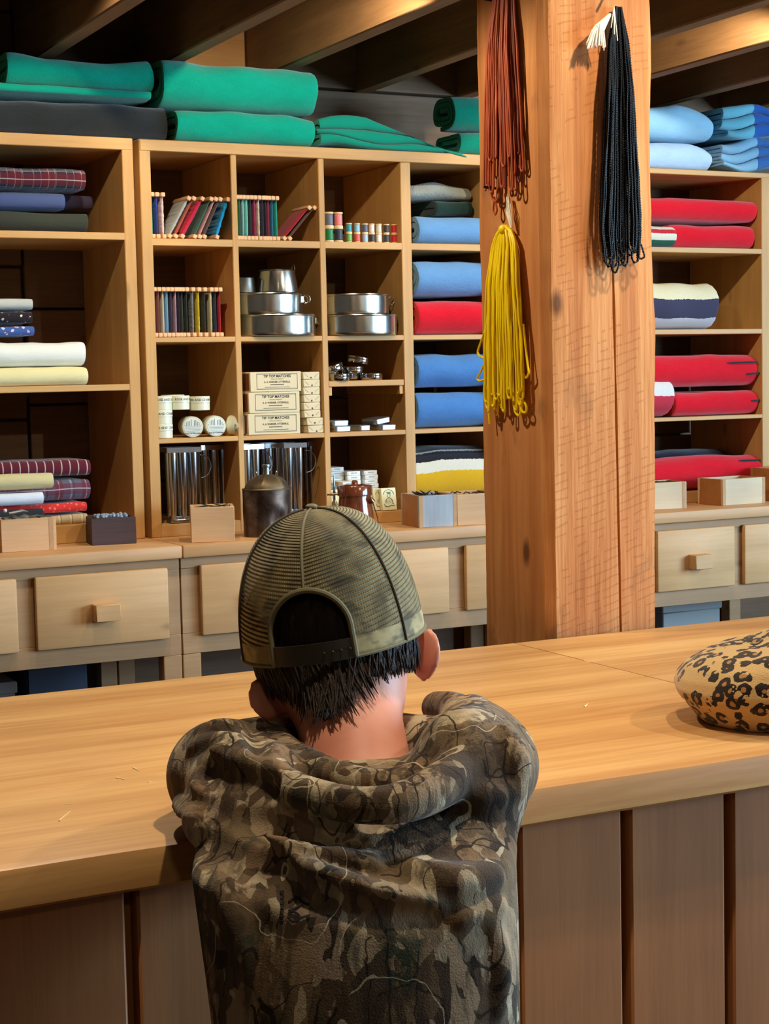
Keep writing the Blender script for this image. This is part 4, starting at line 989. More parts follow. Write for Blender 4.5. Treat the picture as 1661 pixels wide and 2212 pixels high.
# ------------------------------------------------------------------ candle moulds
MOULD = tin('mould tin', (196, 200, 206), 0.2, 0.25)
def mould(label, px, y, nx, ny, z=0.9975, h=0.19, w=None, yaw=0.0, rings=(1,)):
    c = atY(px, 1050, y); w = w or 0.03*nx
    d = 0.028*ny+0.01
    t_ = thing('candle_mould', label, 'candle mould', (c[0], y+d/2, z), 'tin candle moulds'); t_.rotation_euler = (0, 0, yaw)
    g = G().box(-w/2-0.004, -d/2, h-0.004, w/2+0.004, d/2, h, 0.001)
    for s in (-1, 1): g.box(-w/2-0.004, s*d/2-0.0012, h-0.004, w/2+0.004, s*d/2+0.0012, h+0.010, 0.0005); g.box(s*(w/2+0.004)-0.0012, -d/2, h-0.004, s*(w/2+0.004)+0.0012, d/2, h+0.010, 0.0005)
    obj('top_tray', g, MOULD, t_, local=True, smooth=25)
    for i in range(nx):
        for j in range(ny):
            x = -w/2+w*(i+0.5)/nx; y_ = -d/2+d*(j+0.5)/ny
            obj('mould_tube', G().lathe([(0.003, 0.004), (0.0075, 0.012), (0.0115, h-0.004)], (x, y_, 0), n=18), MOULD, t_, local=True)
    obj('foot', G().box(-w/2+0.004, -d/2+0.006, 0, w/2-0.004, d/2-0.006, 0.012, 0.003).box(-w/2+0.008, -d/2+0.012, 0.01, w/2-0.008, d/2-0.012, 0.018, 0.002), MOULD, t_, local=True)
    for s in rings:
        ring = [(s*(w/2+0.004)+s*0.028*math.sin(a), -d/2+0.008, h-0.012-0.03+0.03*math.cos(a)) for a in np.linspace(0, math.pi, 14)]
        obj('ring_handle', G().tube(ring, 0.0016, 6), MOULD, t_, local=True)
mould('tin candle mould at the front left of the first bottom cubby', 402, YS+0.012, 3, 2, w=0.085, rings=(1,), yaw=-0.06)
mould('tin candle mould at the back right of the first bottom cubby', 468, YS+0.10, 3, 2, w=0.085, rings=(), yaw=0.1)
mould('tin candle mould at the left behind the jug tin', 548, YS+0.03, 2, 2, w=0.055, rings=(1,), yaw=0.1)
mould('tin candle mould in the middle of the second bottom cubby', 598, YS+0.055, 2, 2, w=0.055, rings=(1,))
mould('tin candle mould beside the brass pricket', 642, YS+0.015, 2, 2, w=0.058, rings=(1,), yaw=-0.08)
mould('tin candle mould against the right wall of the second bottom cubby', 680, YS+0.08, 1, 3, w=0.026, rings=())
# ------------------------------------------------------------------ small white boxes and picture packs
WB = plain('white paper box', (226, 226, 220), 0.7); WINK = plain('pale grey print', (150, 156, 160), 0.8)
def wbox(label, px, y, z, w=0.0405, d=0.068, h=0.0124, yaw=0.0):
    c = atY(px, 1020, y)
    t_ = thing('paper_box', label, 'box', (c[0], y, z), 'small white paper boxes'); t_.rotation_euler = (0, 0, yaw)
    obj('carton', G().box(-w/2, 0, 0, w/2, d, h-0.0005, 0.0007), WB, t_, local=True)
    g = G()
    for k in range(5): g.box(-0.0085+k*0.0038, -0.0004, h*0.38, -0.0062+k*0.0038, -0.0001, h*0.66)
    g.box(-w*0.42, -0.0004, h*0.2, -w*0.42+0.0008, -0.0001, h*0.55); obj('end_print', g, WINK, t_, local=True, smooth=0)
hB = 0.0124; z0 = 0.9975
for k in range(9): wbox(f'white paper box, {["lowest","second","third","fourth","fifth","sixth","seventh","eighth","topmost"][k]} of the right-hand white stack', 800.5+0.8*(8-k)*0.55+(1.5 if k % 2 else 0), YS+0.07, z0+hB*k)
for k in range(9): wbox(f'white paper box, {["lowest","second","third","fourth","fifth","sixth","seventh","eighth","topmost"][k]} of the middle white stack', 764+0.6*(8-k)*0.6, YS+0.075, z0+hB*k)
for k in range(10): wbox(f'white paper box, {["lowest","second","third","fourth","fifth","sixth","seventh","eighth","ninth","topmost"][k]} of the back left white stack', 729-0.6*(k % 2), YS+0.09, z0+hB*k)
for k in range(7): wbox(f'white paper box, {["lowest","second","third","fourth","fifth","sixth","topmost"][k]} of the front left white stack', 757+(-3 if k == 6 else 3.5 if k == 5 else 1.0), YS+0.013, z0+hB*k, d=0.058)
PKT = plain('picture pack card', (236, 230, 186), 0.7); PIC = plain('engraved print', (112, 128, 118), 0.8)
def pack(label, px, y, w=0.047, h=0.066, th=0.013, yaw=0.0, tilt=-0.16):
    c = atY(px, 1085, y)
    t_ = thing('picture_pack', label, 'card pack', (c[0], y, z0+0.001), 'picture packs leaning on the white boxes'); t_.rotation_euler = (tilt, 0, yaw)
    obj('pack_body', G().box(-w/2, 0, 0, w/2, th, h, 0.001), PKT, t_, local=True)
    g = G(); Y_ = -0.0005
    def disc(cx, cz, rx, rz, n=18): g.add([(cx+rx*math.cos(2*math.pi*k/n), Y_, cz+rz*math.sin(2*math.pi*k/n)) for k in range(n)], [tuple(range(n))])
    def ln(pts, r=0.0005): g.tube([(a, Y_, b) for a, b in pts], r, 4)
    arc = lambda cx, cz, rx, rz, a0, a1: [(cx+rx*math.cos(a), cz+rz*math.sin(a)) for a in np.linspace(a0, a1, 12)]
    ln(arc(0, h*0.66, w*0.36, h*0.26, 0.2, math.pi-0.2), 0.0008)
    disc(0, h*0.79, w*0.16, h*0.03); disc(0.001, h*0.74, w*0.12, h*0.025)
    ln(arc(0, h*0.66, w*0.10, h*0.09, 0, 2*math.pi), 0.0005); ln(arc(0, h*0.33, w*0.26, h*0.22, 0.1, math.pi-0.1), 0.0008)
    for k in range(6): ln([(-w*0.22+k*w*0.085, h*0.3), (-w*0.17+k*w*0.075, h*0.48)], 0.0005)
    ln([(-w*0.3, h*0.2), (-w*0.1, h*0.16), (w*0.1, h*0.22), (w*0.33, h*0.2)], 0.001); ln([(-w*0.35, h*0.3), (-w*0.28, h*0.16)], 0.0007); ln([(w*0.3, h*0.3), (w*0.2, h*0.3)], 0.0012)
    obj('portrait_print', g, PIC, t_, local=True, smooth=0)
pack('cream picture pack at the far right of the white boxes', 842, YS+0.012, 0.045, 0.063, yaw=-0.05)
pack('cream picture pack tucked behind the far right one', 824, YS+0.03, 0.043, 0.062, yaw=-0.05)
pack('cream picture pack at the left beside the brown jar', 724, YS+0.012, 0.036, 0.066)

# ------------------------------------------------------------------ wooden boxes on the bench
def crate(label, a, b, back, h, mat, side=None, th=0.009, endgrain=None, bottom=True):
    """open box: a, b = front corners on the bench, back = rear left corner"""
    a = np.array(a); b = np.array(b); u = (b-a)[:2]; w = np.linalg.norm(u); u = u/w; d = abs(np.dot((np.array(back)-a)[:2], np.array([-u[1], u[0]])))
    d = max(d, 0.09)
    t_ = thing('wooden_box', label, 'box', (a[0], a[1], ZB), 'open boxes on the bench'); t_.rotation_euler = (0, 0, math.atan2(u[1], u[0]))
    obj('front_board', G().box(0, 0, 0, w, th, h, 0.0012), mat, t_, local=True)
    obj('rear_board', G().box(0, d-th, 0, w, d, h, 0.0012), mat, t_, local=True)
    obj('side_board', G().box(0, th, 0, th, d-th, h, 0.0012), side or mat, t_, local=True)
    obj('side_board', G().box(w-th, th, 0, w, d-th, h, 0.0012), side or mat, t_, local=True)
    obj('bottom_board', G().box(th, th, 0.002, w-th, d-th, 0.008), mat, t_, local=True)
    if endgrain:
        for x_ in endgrain: obj('corner_strip', G().box(x_, -0.0006, 0.0005, x_+0.011, 0.0, h-0.0005), plain('end grain', (206, 160, 112), 0.7, var=0.5), t_, local=True)
    return t_, w, d
def fill_(root, w, d, z, n, fn, seed, th=0.012):
    rr = random.Random(seed); c, s = math.cos(root.rotation_euler.z), math.sin(root.rotation_euler.z)
    for k in range(n):
        x = th+0.008+(w-2*th-0.016)*((k+0.5)/n if n > 3 else rr.random()); y = th+0.01+(d-2*th-0.02)*rr.random()
        fn(k, (root.location.x+x*c-y*s, root.location.y+x*s+y*c, ZB+z), rr)
W_B2 = wood('dark stained box', (86, 66, 66), (60, 44, 46), 'X', 0.6, knots=False); W_B3 = wood('blond box', (232, 188, 140), (206, 156, 108), 'X', 0.6, c3=(150, 112, 84))
W_GR = wood('weathered grey board', (186, 196, 206), (146, 152, 160), 'Z', 0.6, c3=(96, 92, 92))
W_PL = wood('pale box board', (226, 204, 170), (204, 176, 138), 'X', 0.6, c3=(160, 140, 116)); W_BS = wood('box side', (196, 136, 80), (160, 104, 56), 'X', 0.6)
b1, w, d = crate('pine box of dark stones at the left end of the bench', (1.019, 4.038), (1.154, 4.033), (0.99, 4.128), 0.080, W_BOX, endgrain=(0.117,))
STONE = [plain('grey flint', (96, 98, 92), 0.5), plain('dark flint', (52, 52, 52), 0.4), plain('olive flint', (88, 90, 76), 0.55)]
def stone(k, p, rr):
    g = G(); r = 0.014+0.006*rr.random(); g.ball(p, r, 9, (1.25, 0.9, 0.75)); sd = rr.random()*50
    g.v = [tuple(Vector(q)+Vector((noise.noise((q[0]*90+sd, q[1]*90, q[2]*90)), noise.noise((q[0]*90, q[1]*90+sd, 5)), noise.noise((q[0]*90, 9, q[2]*90+sd))))*0.007) for q in g.v]
    o = obj('flint_stone', g, STONE[k % 3], loc=p, smooth=20); tag(o, 'dark flint stone heaped in the pine box at the left end', 'stone', 'flint stones in the pine box')
fill_(b1, w, d, 0.072, 8, stone, 3)
fill_(b1, w, d, 0.052, 6, stone, 8)
o = obj('steel_striker', G().tube([(1.045, 4.06, 1.058), (1.08, 4.063, 1.062), (1.095, 4.066, 1.060)], [0.004, 0.005, 0.001], 8), tin('old steel', (170, 172, 168), 0.3, 0.3), loc=(1.07, 4.06, 1.05)); tag(o, 'bright steel striker lying on the dark stones', 'striker')
o = obj('white_pebble', G().ball((1.036, 4.058, 1.066), 0.005, 10), plain('white pebble', (220, 220, 214), 0.5), loc=(1.036, 4.058, 1.066)); tag(o, 'tiny white pebble on the dark stones at far left', 'pebble')
b2, w, d = crate('dark stained box of blue glass beads on the bench', (1.254, 4.069), (1.365, 4.052), (1.241, 4.153), 0.068, W_B2, th=0.008)
def bead(k, p, rr):
    o = obj('glass_bead', G().ball(p, 0.0052, 10), plain('grey blue glass', (140, 156, 176), 0.12, spec=0.8), loc=p); tag(o, 'small blue grey glass bead heaped in the dark box', 'bead', 'glass beads in the dark box')
for sd in (1, 2, 3): fill_(b2, w, d, 0.0655+0.002*sd, 12, bead, sd, th=0.009)
o = obj('bead_layer', bx(0.009, 0.009, 0.008, w-0.009, d-0.009, 0.062), plain('grey blue glass', (140, 156, 176), 0.12), b2, local=True)
b3, w, d = crate('blond pine box of nails in front of the candle moulds', (1.481, 3.971), (1.584, 3.934), (1.484, 4.082), 0.089, W_B3)
IRON = plain('forged iron', (60, 54, 52), 0.5, 0.7)
def nail(k, p, rr):
    a = rr.random()*3; d_ = Vector((math.cos(a), math.sin(a), 0.25*rr.random()))*0.02
    q = Vector(p); o = obj('forged_nail', G().tube([q-d_, q+d_], [0.0018, 0.0009], 6).ball(q-d_, 0.003, 8, (1, 1, 0.7)), IRON, loc=p); tag(o, 'dark forged nail in the blond pine box', 'nail', 'forged nails in the blond box')
fill_(b3, w, d, 0.088, 7, nail, 4)
obj('nail_bed', bx(0.01, 0.01, 0.008, w-0.01, d-0.01, 0.080), plain('nail heap', (50, 44, 40), 0.8, var=0.5), b3, local=True)
b4, w, d = crate('box with a grey weathered front panel left of the post', (2.125, 3.960), (2.232, 3.947), (2.14, 4.095), 0.086, W_GR, W_BS, endgrain=(0.0005, 0.0985))
def scrap(k, p, rr):
    q = Vector(p); a = rr.random()*3; d_ = Vector((math.cos(a), math.sin(a), 0.2))*0.014
    o = obj('iron_scrap', G().tube([q-d_, q, q+d_+Vector((0, 0, 0.004))], [0.002, 0.003, 0.001], 6), IRON, loc=p); tag(o, 'dark iron trinket in the box with the grey panel', 'trinket', 'iron trinkets in the grey panel box')
fill_(b4, w, d, 0.085, 8, scrap, 5)
obj('trinket_bed', bx(0.01, 0.01, 0.008, w-0.01, d-0.01, 0.078), plain('nail heap', (50, 44, 40), 0.8, var=0.5), b4, local=True)
b5, w, d = crate('pale pine box against the left side of the post', (2.2345, 3.9465), (2.36, 3.932), (2.25, 4.08), 0.085, W_BOX, W_BS)
fill_(b5, w, d, 0.080, 6, lambda k, p, rr: tag(obj('iron_hook', G().tube([(p[0]-0.01, p[1], p[2]), (p[0], p[1]+0.004, p[2]+0.006), (p[0]+0.012, p[1], p[2]+0.002)], 0.0016, 6), IRON, loc=p), 'dark iron hook in the pale box against the post', 'hook', 'iron hooks in the pale box'), 6)
obj('hook_bed', bx(0.01, 0.01, 0.008, w-0.01, d-0.01, 0.074), plain('nail heap', (50, 44, 40), 0.8, var=0.5), b5, local=True)
b6, w, d = crate('pale box full of dark scraps right beside the post', (2.90, 4.031), (3.049, 4.011), (2.91, 4.14), 0.079, W_PL, W_BS, endgrain=(0.136,))
fill_(b6, w, d, 0.074, 8, lambda k, p, rr: tag(obj('leather_scrap', G().ball(p, 0.013, 9, (1.3, 0.9, 0.5)), plain('dark leather', (48, 42, 40), 0.7), loc=p), 'dark leather scrap in the box right of the post', 'scrap', 'leather scraps in the pale box'), 7)
crate('pale box with figured front panel and brown side at the right', (3.177, 4.004), (3.345, 4.012), (3.195, 4.12), 0.079, W_PL, W_BS, endgrain=(0.0005, 0.156))
crate('brown sided box cut off by the right edge of the photo', (3.40, 4.04), (3.56, 4.04), (3.41, 4.15), 0.10, W_BS, W_BS)

# ------------------------------------------------------------------ jug tin, brass pricket, brown jar
JUG = None
t = NT('browned tin'); nv = t.noise(t.coord(), 14, 5, 0.7, 0.6)
JUG = t.fin(t.ramp(nv, [(0.35, (64, 46, 38)), (0.55, (96, 78, 68)), (0.72, (138, 130, 122))]), t.math('ADD', t.math('MULTIPLY', nv, 0.35), 0.18), 0.85); 
DOME = tin('tarnished dome', (116, 100, 78), 0.5, 0.5)
t_ = thing('jug_tin', 'dark oval tin jug with dented front and narrow capped neck', 'tin jug', (1.715, 4.03, ZB))
R = 0.0645
g = G(); n = 48; hs_ = np.linspace(0, 0.122, 24)
for z in hs_:
    for k in range(n):
        a = 2*math.pi*k/n; x, y = R*math.cos(a), 0.052*math.sin(a)
        q = -0.85*math.exp(-((x-0.012)/0.02)**2-((z-0.03)/0.028)**2) if y < 0 else 0   # dent in the front
        y += -q*0.012; g.v.append((x+0.0012*noise.noise((a*2, z*20, 1)), y+0.002*noise.noise((x*30, z*25, 0)), z))
for i in range(len(hs_)-1):
    for k in range(n): g.f.append((i*n+k, i*n+(k+1) % n, (i+1)*n+(k+1) % n, (i+1)*n+k))
g.f.append(tuple(range(n-1, -1, -1)))
obj('body', g, JUG, t_, local=True, smooth=60)
obj('seam_rim', G().lathe([(R-0.002, 0.119), (R+0.0015, 0.120), (R+0.002, 0.1225), (R+0.0005, 0.1245), (R-0.003, 0.124)], n=48, sy=0.052/R, cap=False), DOME, t_, local=True)
g = G(); pr = [(0.060, 0.122), (0.059, 0.130), (0.054, 0.141), (0.044, 0.150), (0.030, 0.156), (0.012, 0.160)]; n = 72
for r, z in pr:
    for k in range(n):
        a = 2*math.pi*k/n; lob = 1-0.06*abs(math.sin(a*3))**0.5*(z-0.12)/0.03 if z < 0.158 else 1
        g.v.append((r*lob*math.cos(a), r*lob*math.sin(a)*0.82, z-0.004*abs(math.sin(a*3))**0.6*(1 if 0.13 < z < 0.157 else 0)))
for i in range(len(pr)-1):
    for k in range(n): g.f.append((i*n+k, i*n+(k+1) % n, (i+1)*n+(k+1) % n, (i+1)*n+k))
obj('dome', g, DOME, t_, local=True, smooth=50)
obj('neck', G().lathe([(0.0095, 0.158), (0.0085, 0.163), (0.0085, 0.178), (0.0105, 0.179), (0.011, 0.182), (0.0105, 0.185), (0.007, 0.185)], n=24), tin('neck tin', (150, 160, 150), 0.35), t_, local=True)
for s in (-1, 1): obj('ring_loop', G().tube([(s*0.028, 0.005*math.cos(a), 0.160+0.008*math.sin(a)) for a in np.linspace(0, 2*math.pi, 15)[:-1]], 0.0012, 6, closed=True), WIRE, t_, local=True)
BRASS = tin('brass', (222, 186, 124), 0.3, 0.15)
t_ = thing('brass_pricket', 'brass bell-footed pricket with spike and crossbar behind the cap', 'candlestick', (1.93, 4.075, ZB))
obj('bell_foot', G().lathe([(0.028, 0), (0.0285, 0.004), (0.024, 0.012), (0.019, 0.028), (0.012, 0.05), (0.006, 0.068), (0.004, 0.078)], n=36), BRASS, t_, local=True)
obj('stem', G().lathe([(0.0032, 0.076), (0.0032, 0.094), (0.0040, 0.096), (0.0034, 0.104)], n=16), tin('steel spike', (176, 196, 206), 0.25), t_, local=True)
obj('crossbar', G().tube([(-0.021, -0.003, 0.0945), (-0.019, -0.003, 0.0945), (-0.008, -0.003, 0.0945), (0, -0.003, 0.095), (0.008, -0.003, 0.095), (0.019, -0.003, 0.0955), (0.021, -0.003, 0.0955)], [0.0032, 0.0022, 0.0036, 0.0026, 0.0036, 0.0022, 0.0032], 10), BRASS, t_, local=True)
obj('spike', G().lathe([(0.0034, 0.10), (0.0028, 0.12), (0.0012, 0.145), (0.0004, 0.149)], n=12), tin('steel spike', (176, 196, 206), 0.25), t_, local=True)
GLZ = None
t = NT('brown glaze'); nv = t.noise(t.coord((1, 1, 0.5)), 30, 4, 0.6)
GLZ = t.fin(t.ramp(nv, [(0.3, (74, 34, 20)), (0.55, (116, 58, 34)), (0.75, (146, 84, 50))]), 0.14, 0.0, spec=0.7, coat=0.4)
t_ = thing('brown_jar', 'glazed brown lidded stoneware jar behind the cap', 'jar', (1.955, 4.0, ZB))
obj('jar_body', G().lathe([(0.040, 0), (0.046, 0.004), (0.049, 0.02), (0.0485, 0.045), (0.045, 0.068), (0.0425, 0.088), (0.0425, 0.096)], n=48), GLZ, t_, local=True, smooth=50)
obj('lid', G().lathe([(0.044, 0.094), (0.0462, 0.096), (0.0465, 0.118), (0.044, 0.1215), (0.02, 0.1235), (0.010, 0.1235)], n=48), GLZ, t_, local=True, smooth=40)
obj('lid_knob', G().lathe([(0.010, 0.122), (0.0085, 0.126), (0.0082, 0.132), (0.006, 0.1345), (0.002, 0.1345)], n=24), GLZ, t_, local=True, smooth=50)
obj('lug', G().tube([(0.022, -0.038, 0.082), (0.026, -0.046, 0.085), (0.030, -0.046, 0.080), (0.030, -0.037, 0.075)], [0.005, 0.006, 0.006, 0.004], 10), GLZ, t_, local=True)
obj('wire_bail', G().tube([(0.0435, -0.004, 0.088), (0.052, -0.01, 0.06), (0.060, -0.012, 0.03), (0.062, -0.01, 0.015)], 0.0012, 6), IRON, t_, local=True)

# ------------------------------------------------------------------ hanks of bead strands on the post
def hank(name, label, fix, n, length, plane, spread, mats, r, seed, back=0, bead=0.0, lenvar=0.12, loops=(), topw=((0, .1), (1, 1))):
    """looped strands gathered at a nail: plane 'x' hangs on the left face, 'y' on the front face"""
    rr = random.Random(seed); t_ = thing(name, label, 'bead strands', fix, 'hanks of strands on the post')
    fx, fy, fz = fix
    for k in range(n):
        u0 = (rr.random()-0.5); L = length*(1-lenvar*rr.random()); wgap = 0.004+0.010*rr.random()
        dep = rr.random(); pts = []; N = 26 if not bead else int(L/0.0019)
        def pos(u, s, side):
            sp = float(np.interp(s, [a for a, b in topw], [b for a, b in topw]))
            uu = (u*spread*sp)+side*wgap*0.5*min(1, s*1.5)+0.0025*noise.noise((k*3.1+side, s*5, seed))*min(1, s*3)
            dd = (0.006+0.016*dep*(0.35+0.65*min(1, s*3)))+0.0015*noise.noise((k, s*6+side, seed+2))
            z = fz-s*L
            return (fx-dd, fy-uu, z) if plane == 'x' else (fx+uu, fy-dd, z)
        for i in range(N): pts.append(pos(u0, i/(N-1)*0.985, -1))
        for a in np.linspace(0.25, math.pi-0.25, 7 if not bead else 6):
            p = Vector(pos(u0, 0.985, -1)); q = Vector(pos(u0, 0.985, 1)); c = (p+q)/2; rad = (q-p)/2
            pts.append(tuple(c-rad*math.cos(a)-Vector((0, 0, math.sin(a)*rad.length*1.5))))
        for i in range(N-1, -1, -1): pts.append(pos(u0, i/(N-1)*0.985, 1))
        rad_ = r if not bead else [r*(1.05 if i % 2 else 0.5)*(1+0.1*((i*7+k) % 3-1)) for i in range(len(pts))]
        obj('strand', G().tube(pts, rad_, 5 if bead else 6), mats[k % len(mats) if not back or k >= back else -1], t_, smooth=70)
    for pl in loops: obj('loose_loop', G().tube([tuple(p) for p in pl], r, 6), mats[0], t_)
    return t_
XL = PX0-0.001
def lp(*pp):   # smooth loop on the left face through photo-measured points
    P_ = [atX(x, y, XL-0.012) for x, y in pp]; out = []
    for i in range(len(P_)-1):
        for k in range(5): out.append(P_[i]+(P_[i+1]-P_[i])*k/5)
    out.append(P_[-1])
    for _ in range(2): out = [out[0]]+[(out[i-1]+2*out[i]+out[i+1])/4 for i in range(1, len(out)-1)]+[out[-1]]
    return out
RUST = plain('rust bead', (176, 84, 52), 0.45, spec=0.4); RUST2 = plain('dark rust bead', (120, 52, 34), 0.5, spec=0.4)
fz = atX(1098, -20, XL); 
h_ = hank('bead_hank', 'hank of rust brown bead strands high on the left face of the post', (XL, fz[1], fz[2]+0.01), 30, fz[2]+0.01-atX(1098, 425, XL)[2], 'x', 0.100, [RUST, RUST, RUST2, RUST], 0.0018, 5, lenvar=0.2, topw=((0, .5), (.3, .72), (1, 1)),
      loops=[lp((1066, 400), (1062, 430), (1071, 436), (1078, 425), (1074, 405)), lp((1068, 425), (1065, 455), (1070, 465), (1074, 455), (1069, 430))])
YEL = plain('yellow bead', (250, 222, 20), 0.4, spec=0.4)
fy = atX(1100, 488, XL)
h_ = hank('bead_hank', 'hank of bright yellow bead strands on the left face of the post', (XL, fy[1], fy[2]), 44, fy[2]-atX(1095, 893, XL)[2], 'x', 0.112, [YEL], 0.0020, 11, lenvar=0.14, topw=((0, .06), (.02, .25), (.05, .48), (.12, .66), (.3, .78), (.6, .9), (1, 1)),
      loops=[lp((1052, 700), (1040, 735), (1031, 760), (1036, 770), (1052, 775)), lp((1056, 762), (1040, 800), (1030, 818), (1036, 824), (1056, 815)), lp((1050, 830), (1054, 870), (1058, 916)), lp((1108, 860), (1112, 890), (1120, 899), (1126, 890), (1124, 868)), lp((1122, 870), (1128, 890), (1136, 892), (1138, 880), (1132, 866)), lp((1130, 700), (1140, 790), (1143, 806), (1136, 818), (1126, 800))])
g = G().ball((XL-0.012, fy[1], fy[2]-0.006), 0.009, 14, (0.8, 1.0, 0.9)); obj('gathered_top', g, YEL, h_)
COT = plain('white cotton string', (234, 226, 208), 0.9, sheen=0.2)
g = G(); rr = random.Random(2); pa = atX(1096, 425, XL-0.01); pb_ = atX(1103, 492, XL-0.012)
for k in range(14):
    o1 = Vector((0.004*rr.random(), 0.008*(rr.random()-.5), 0)); o2 = Vector((0.004*rr.random(), 0.006*(rr.random()-.5), 0)); mid = (Vector(pa)+Vector(pb_))/2+Vector((0, 0.018*(rr.random()-.5), 0))
    g.tube([Vector(pa)+o1, mid, Vector(pb_)+o2], 0.0009, 5)
obj('cotton_tie', g, COT, h_)
BLK = plain('black glass bead', (13, 13, 15), 0.45, spec=0.15)
fb = atY(1328, 18, PY0-0.001)
h_ = hank('bead_hank', 'hank of glossy black bead strands on the front face of the post', (fb[0], PY0-0.001, fb[2]), 36, fb[2]-atY(1340, 575, PY0)[2], 'y', 0.080, [BLK], 0.0021, 21, bead=1, lenvar=0.10, topw=((0, .16), (.04, .26), (.14, .5), (.35, .68), (.7, .88), (.88, 1), (1, .9)))
def lpy(*pp):
    P_ = [atY(x, y, PY0-0.015) for x, y in pp]; out = []
    for i in range(len(P_)-1):
        for k in range(8): out.append(P_[i]+(P_[i+1]-P_[i])*k/8)
    out.append(P_[-1])
    for _ in range(3): out = [out[0]]+[(out[i-1]+2*out[i]+out[i+1])/4 for i in range(1, len(out)-1)]+[out[-1]]
    return out
for pl in (lpy((1376, 535), (1384, 525), (1393, 555), (1384, 560), (1375, 550)), lpy((1318, 560), (1322, 585), (1330, 590), (1336, 575), (1338, 555))):
    obj('loose_loop', G().tube(pl, [0.0019*(1 if i % 2 else 0.65) for i in range(len(pl))], 6), BLK, h_)
g = G(); rr = random.Random(9); p0 = Vector(atY(1318, 30, PY0-0.02)); p1 = Vector(atY(1292, 62, PY0-0.026)); p2 = Vector(atY(1288, 88, PY0-0.024))
for k in range(60):
    u = rr.random()-0.5; e = Vector((u*0.032, 0.006*(rr.random()-.5), -0.008*abs(u)*2+0.008*(rr.random()-.5)))
    g.tube([p0+e*0.1, p1+e*0.7+Vector((0, 0, 0.006*(1-abs(u)*2))), p2+e+Vector((0.006*u, 0, -0.006*rr.random()))], [0.0012, 0.0012, 0.0007], 5)
obj('cotton_tassel', g, COT, h_)
g = G()
for x_ in (1320, 1327, 1334):
    a = atY(1326, 14, PY0-0.024); b = atY(x_, 60+14*(x_ % 3), PY0-0.026); g.tube([a, (a+b)/2, b], 0.0009, 5)
obj('cotton_tie', g, COT, h_)

# ------------------------------------------------------------------ leopard print beret
t = NT('leopard plush'); v = t.coord(); vo = t.n.new('ShaderNodeTexVoronoi'); vo.inputs['Scale'].default_value = 55; 
wob = t.noise(v, 60, 3, out=1); vm = t.node('ShaderNodeVectorMath', operation='SCALE'); vm.inputs['Scale'].default_value = 0.010; t.link(wob, vm.inputs[0])
va = t.node('ShaderNodeVectorMath', operation='ADD'); t.link(v, va.inputs[0]); t.link(vm.outputs[0], va.inputs[1]); t.link(va.outputs[0], vo.inputs['Vector'])
dst = vo.outputs['Distance']; br = t.noise(v, 75, 2)
ringm = t.math('MULTIPLY', t.math('MULTIPLY', t.math('GREATER_THAN', dst, 0.19), t.math('LESS_THAN', dst, 0.50)), t.math('GREATER_THAN', br, 0.40))
col = t.mix(t.math('LESS_THAN', dst, 0.22), rgba((204, 168, 114)), rgba((172, 126, 76)))
col = t.mix(ringm, col, rgba((34, 22, 18))); nn = t.noise(v, 500, 2); t.bump(nn, 0.5, 0.002)
LEO = t.fin(col, 0.9, sheen=0.4, spec=0.1)
t_ = thing('leopard_beret', 'leopard print plush beret lying on the counter', 'hat', (1.325, 1.575, CZ))
pr = [(0.086, 0.0), (0.092, 0.004), (0.104, 0.018), (0.116, 0.036), (0.119, 0.047), (0.115, 0.060), (0.104, 0.074), (0.085, 0.087), (0.055, 0.096), (0.02, 0.100)]
g = G(); n = 64; P2 = []
for i in range(len(pr)-1):
    for k in range(4): P2.append(tuple(np.array(pr[i])*(1-k/4)+np.array(pr[i+1])*k/4))
P2.append(pr[-1])
for r, z in P2:
    for k in range(n):
        a = 2*math.pi*k/n; q = 1+0.03*noise.noise((math.cos(a)*2, math.sin(a)*2, z*18)); g.v.append((r*q*math.cos(a), r*q*math.sin(a), max(0.0005, z*(1+0.10*math.cos(a+0.3)*(z > 0.03))+0.003*noise.noise((math.cos(a)*3, math.sin(a)*3, z*30)))))
for i in range(len(P2)-1):
    for k in range(n): g.f.append((i*n+k, i*n+(k+1) % n, (i+1)*n+(k+1) % n, (i+1)*n+k))
g.f.append(tuple((len(P2)-1)*n+k for k in range(n)))
obj('crown', g, LEO, t_, local=True, smooth=70)
obj('head_band', G().lathe([(0.084, 0), (0.0865, 0.0005), (0.090, 0.006), (0.088, 0.010), (0.080, 0.010), (0.080, 0.0)], n=56, cap=False), plain('black band', (30, 24, 24), 0.8), t_, local=True)
obj('stalk', G().tube([(0, 0, 0.098), (0.001, 0, 0.106), (0.003, 0, 0.112)], [0.003, 0.0025, 0.002], 8), LEO, t_, local=True)

# ------------------------------------------------------------------ the boy leaning on the counter
def az(a): return np.array([math.sin(a), math.cos(a), 0.0])
UP = np.array([0, 0, 1.0])
def frame(yaw, nod, roll):
    f0 = az(yaw); r0 = np.array([math.cos(yaw), -math.sin(yaw), 0.0])
    f = math.cos(nod)*f0-math.sin(nod)*UP; u = math.cos(nod)*UP+math.sin(nod)*f0
    return math.cos(roll)*r0+math.sin(roll)*u, f, math.cos(roll)*u-math.sin(roll)*r0      # right, forward, up
HR, HF, HU = frame(math.radians(35), math.radians(14), math.radians(11))
HS = 0.962                                       # head size
HC = atD(722, 1372, 1.668)                      # middle of the skull at brow height
def hp(r, f, u): return HC+HR*r+HF*f+HU*u
NB = atD(775, 1650, 1.545)                        # base of the neck
TA = math.radians(22); TW = np.array([math.cos(TA), -math.sin(TA), 0.0]); TD = az(TA)
TB0 = atD(797, 2212, 1.445); TB1 = atD(785, 1720, 1.50)
